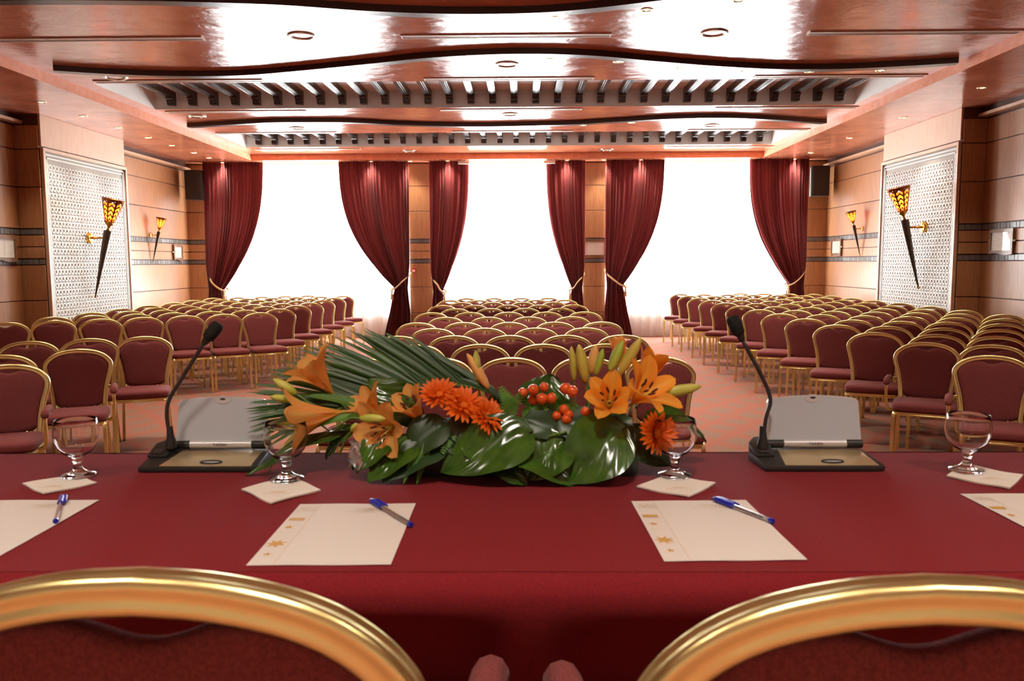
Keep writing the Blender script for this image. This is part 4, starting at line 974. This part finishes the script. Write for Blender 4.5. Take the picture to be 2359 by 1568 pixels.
leaf((.03, -.06, .12), (.12, -.07, .09), .07, (.1, -.85, .5), 'dark_leaf')
leaf((.1, -.06, .12), (.2, -.08, .08), .08, (.2, -.85, .5), 'dark_leaf')
# strap leaves of the lily stems
for a, b_, w_ in (((-.16, -.06, .1), (-.19, -.125, .002), .02), ((-.18, -.06, .09), (-.25, -.125, .002), .018), ((-.17, -.06, .085), (-.215, -.13, .01), .022), ((-.2, -.04, .1), (-.12, -.1, .06), .016), ((-.3, .0, .13), (-.44, -.02, .17), .024), ((-.4, -.01, .14), (-.5, -.03, .145), .016), ((-.3, -.02, .12), (-.43, -.04, .10), .02), ((.0, -.02, .14), (-.11, -.02, .205), .018), ((.0, -.02, .13), (-.02, -.02, .17), .02), ((-.15, -.06, .1), (-.06, -.09, .04), .015), ((-.1, -.06, .09), (-.15, -.1, .05), .014), ((-.42, -.02, .16), (-.49, -.04, .14), .012)):
    leaf(a, b_, w_, (0, -.6, .8), 'fern' if w_ > .0195 else 'dark_leaf', .12, 0, .25, 'strap_leaf', .001, 8)
# palm fronds: long narrow blades fanning out
def frond(rach, tips, n, w0, name='palm_blade', m='palm', seed=0, sag=.02):
    r = random.Random(seed); R_ = catmull(rach, 12); T_ = catmull(tips, 12)
    MB().tube(R_, .0024, 6).obj('palm_stalk', M['stem'], fl, smooth=True)
    for i in range(n):
        t = i/(n-1); p = R_[min(len(R_)-1, int(t*(len(R_)-1)))]; q_ = T_[min(len(T_)-1, int(t*(len(T_)-1)))]
        q_ = q_+Vector((r.uniform(-.012, .012), r.uniform(-.015, .015), r.uniform(-.012, .012)))
        d = q_-p; t_ = d.normalized(); n_ = Vector((.1, -.8, .55)); n_ = (n_-t_*n_.dot(t_)).normalized(); s_ = t_.cross(n_); w_ = w0*r.uniform(.8, 1.15)
        def fn(u, v):
            w = w_*.5*(min(1, v*6+.2))*(1-v**3)**.7+.0002; s = (u-.5)*2
            return p+d*v+s_*(s*w)+n_*(.25*w*abs(s))-Vector((0, 0, sag*v*v))
        MB().grid(fn, 2, 7).obj(name, M[m], fl, smooth=True)
frond([(-.03, .06, .15), (-.12, .07, .17), (-.22, .07, .16), (-.3, .06, .14)], [(-.15, .1, .235), (-.24, .1, .29), (-.36, .1, .30), (-.48, .08, .26), (-.53, .06, .21)], 44, .0125, seed=1)
frond([(-.3, .03, .14), (-.36, .03, .13), (-.40, .02, .11)], [(-.5, .05, .235), (-.565, .05, .19), (-.58, .04, .14), (-.565, .03, .095), (-.52, .02, .07)], 26, .010, seed=2)
# small fern sprays
def fern(base, tip, nl, size, seed):
    r = random.Random(seed); B, T = Vector(base), Vector(tip); d = T-B; t_ = d.normalized(); s_ = t_.cross(Vector((0, -1, .3))).normalized(); mb = MB()
    mb.tube([B, B+d*.5, T], [.0012, .001, .0004], 5)
    for i in range(nl):
        t = (i+.5)/nl; p = B+d*t; L = size*(1-t*.75)
        for sg in (-1, 1):
            e_ = p+s_*sg*L+t_*L*.45+Vector((0, r.uniform(-.004, .004), 0)); w = t_*(.0042*(1-t*.5))
            m1 = p.lerp(e_, .5); mb.add([p-w*.5, m1-w, e_, m1+w, p+w*.5], [(0, 1, 2, 3, 4)])
    mb.obj('fern_spray', M['fern'], fl)
for i, (a, b_, n_, s_) in enumerate((((-.02, -.06, .12), (.018, -.075, .175), 11, .026), ((-.02, -.065, .12), (-.008, -.09, .075), 10, .024), ((0, -.06, .14), (-.025, -.05, .185), 9, .022), ((.05, -.075, .09), (.04, -.115, .03), 10, .02), ((.06, -.075, .09), (.075, -.11, .05), 9, .02), ((.02, -.05, .12), (.07, -.06, .145), 12, .024), ((.08, -.05, .12), (.13, -.055, .15), 12, .024), ((.06, -.05, .13), (.09, -.05, .17), 12, .022), ((-.1, -.07, .09), (-.08, -.1, .05), 10, .022), ((-.12, -.06, .1), (-.14, -.1, .06), 10, .02), ((.12, -.05, .1), (.17, -.06, .1), 10, .022))): fern(a, b_, n_, s_, i)
MB().box(-.23, .255, -.06, .06, 0, .045).obj('tray', M['tray'], fl, smooth='auto', bevel=.01)
MB().box(-.2, .22, -.05, .055, .04, .105).obj('foam_block', M['oasis'], fl, smooth='auto', bevel=.02)
MB().grid(lambda u, v: (-.33+.07*u+.004*sin(v*20), -.09+.03*v+.006*sin(u*14), .028+.05*v+.006*sin(u*17+v*9)), 10, 8).obj('foil_wrap', M['foil'], fl, smooth=False)
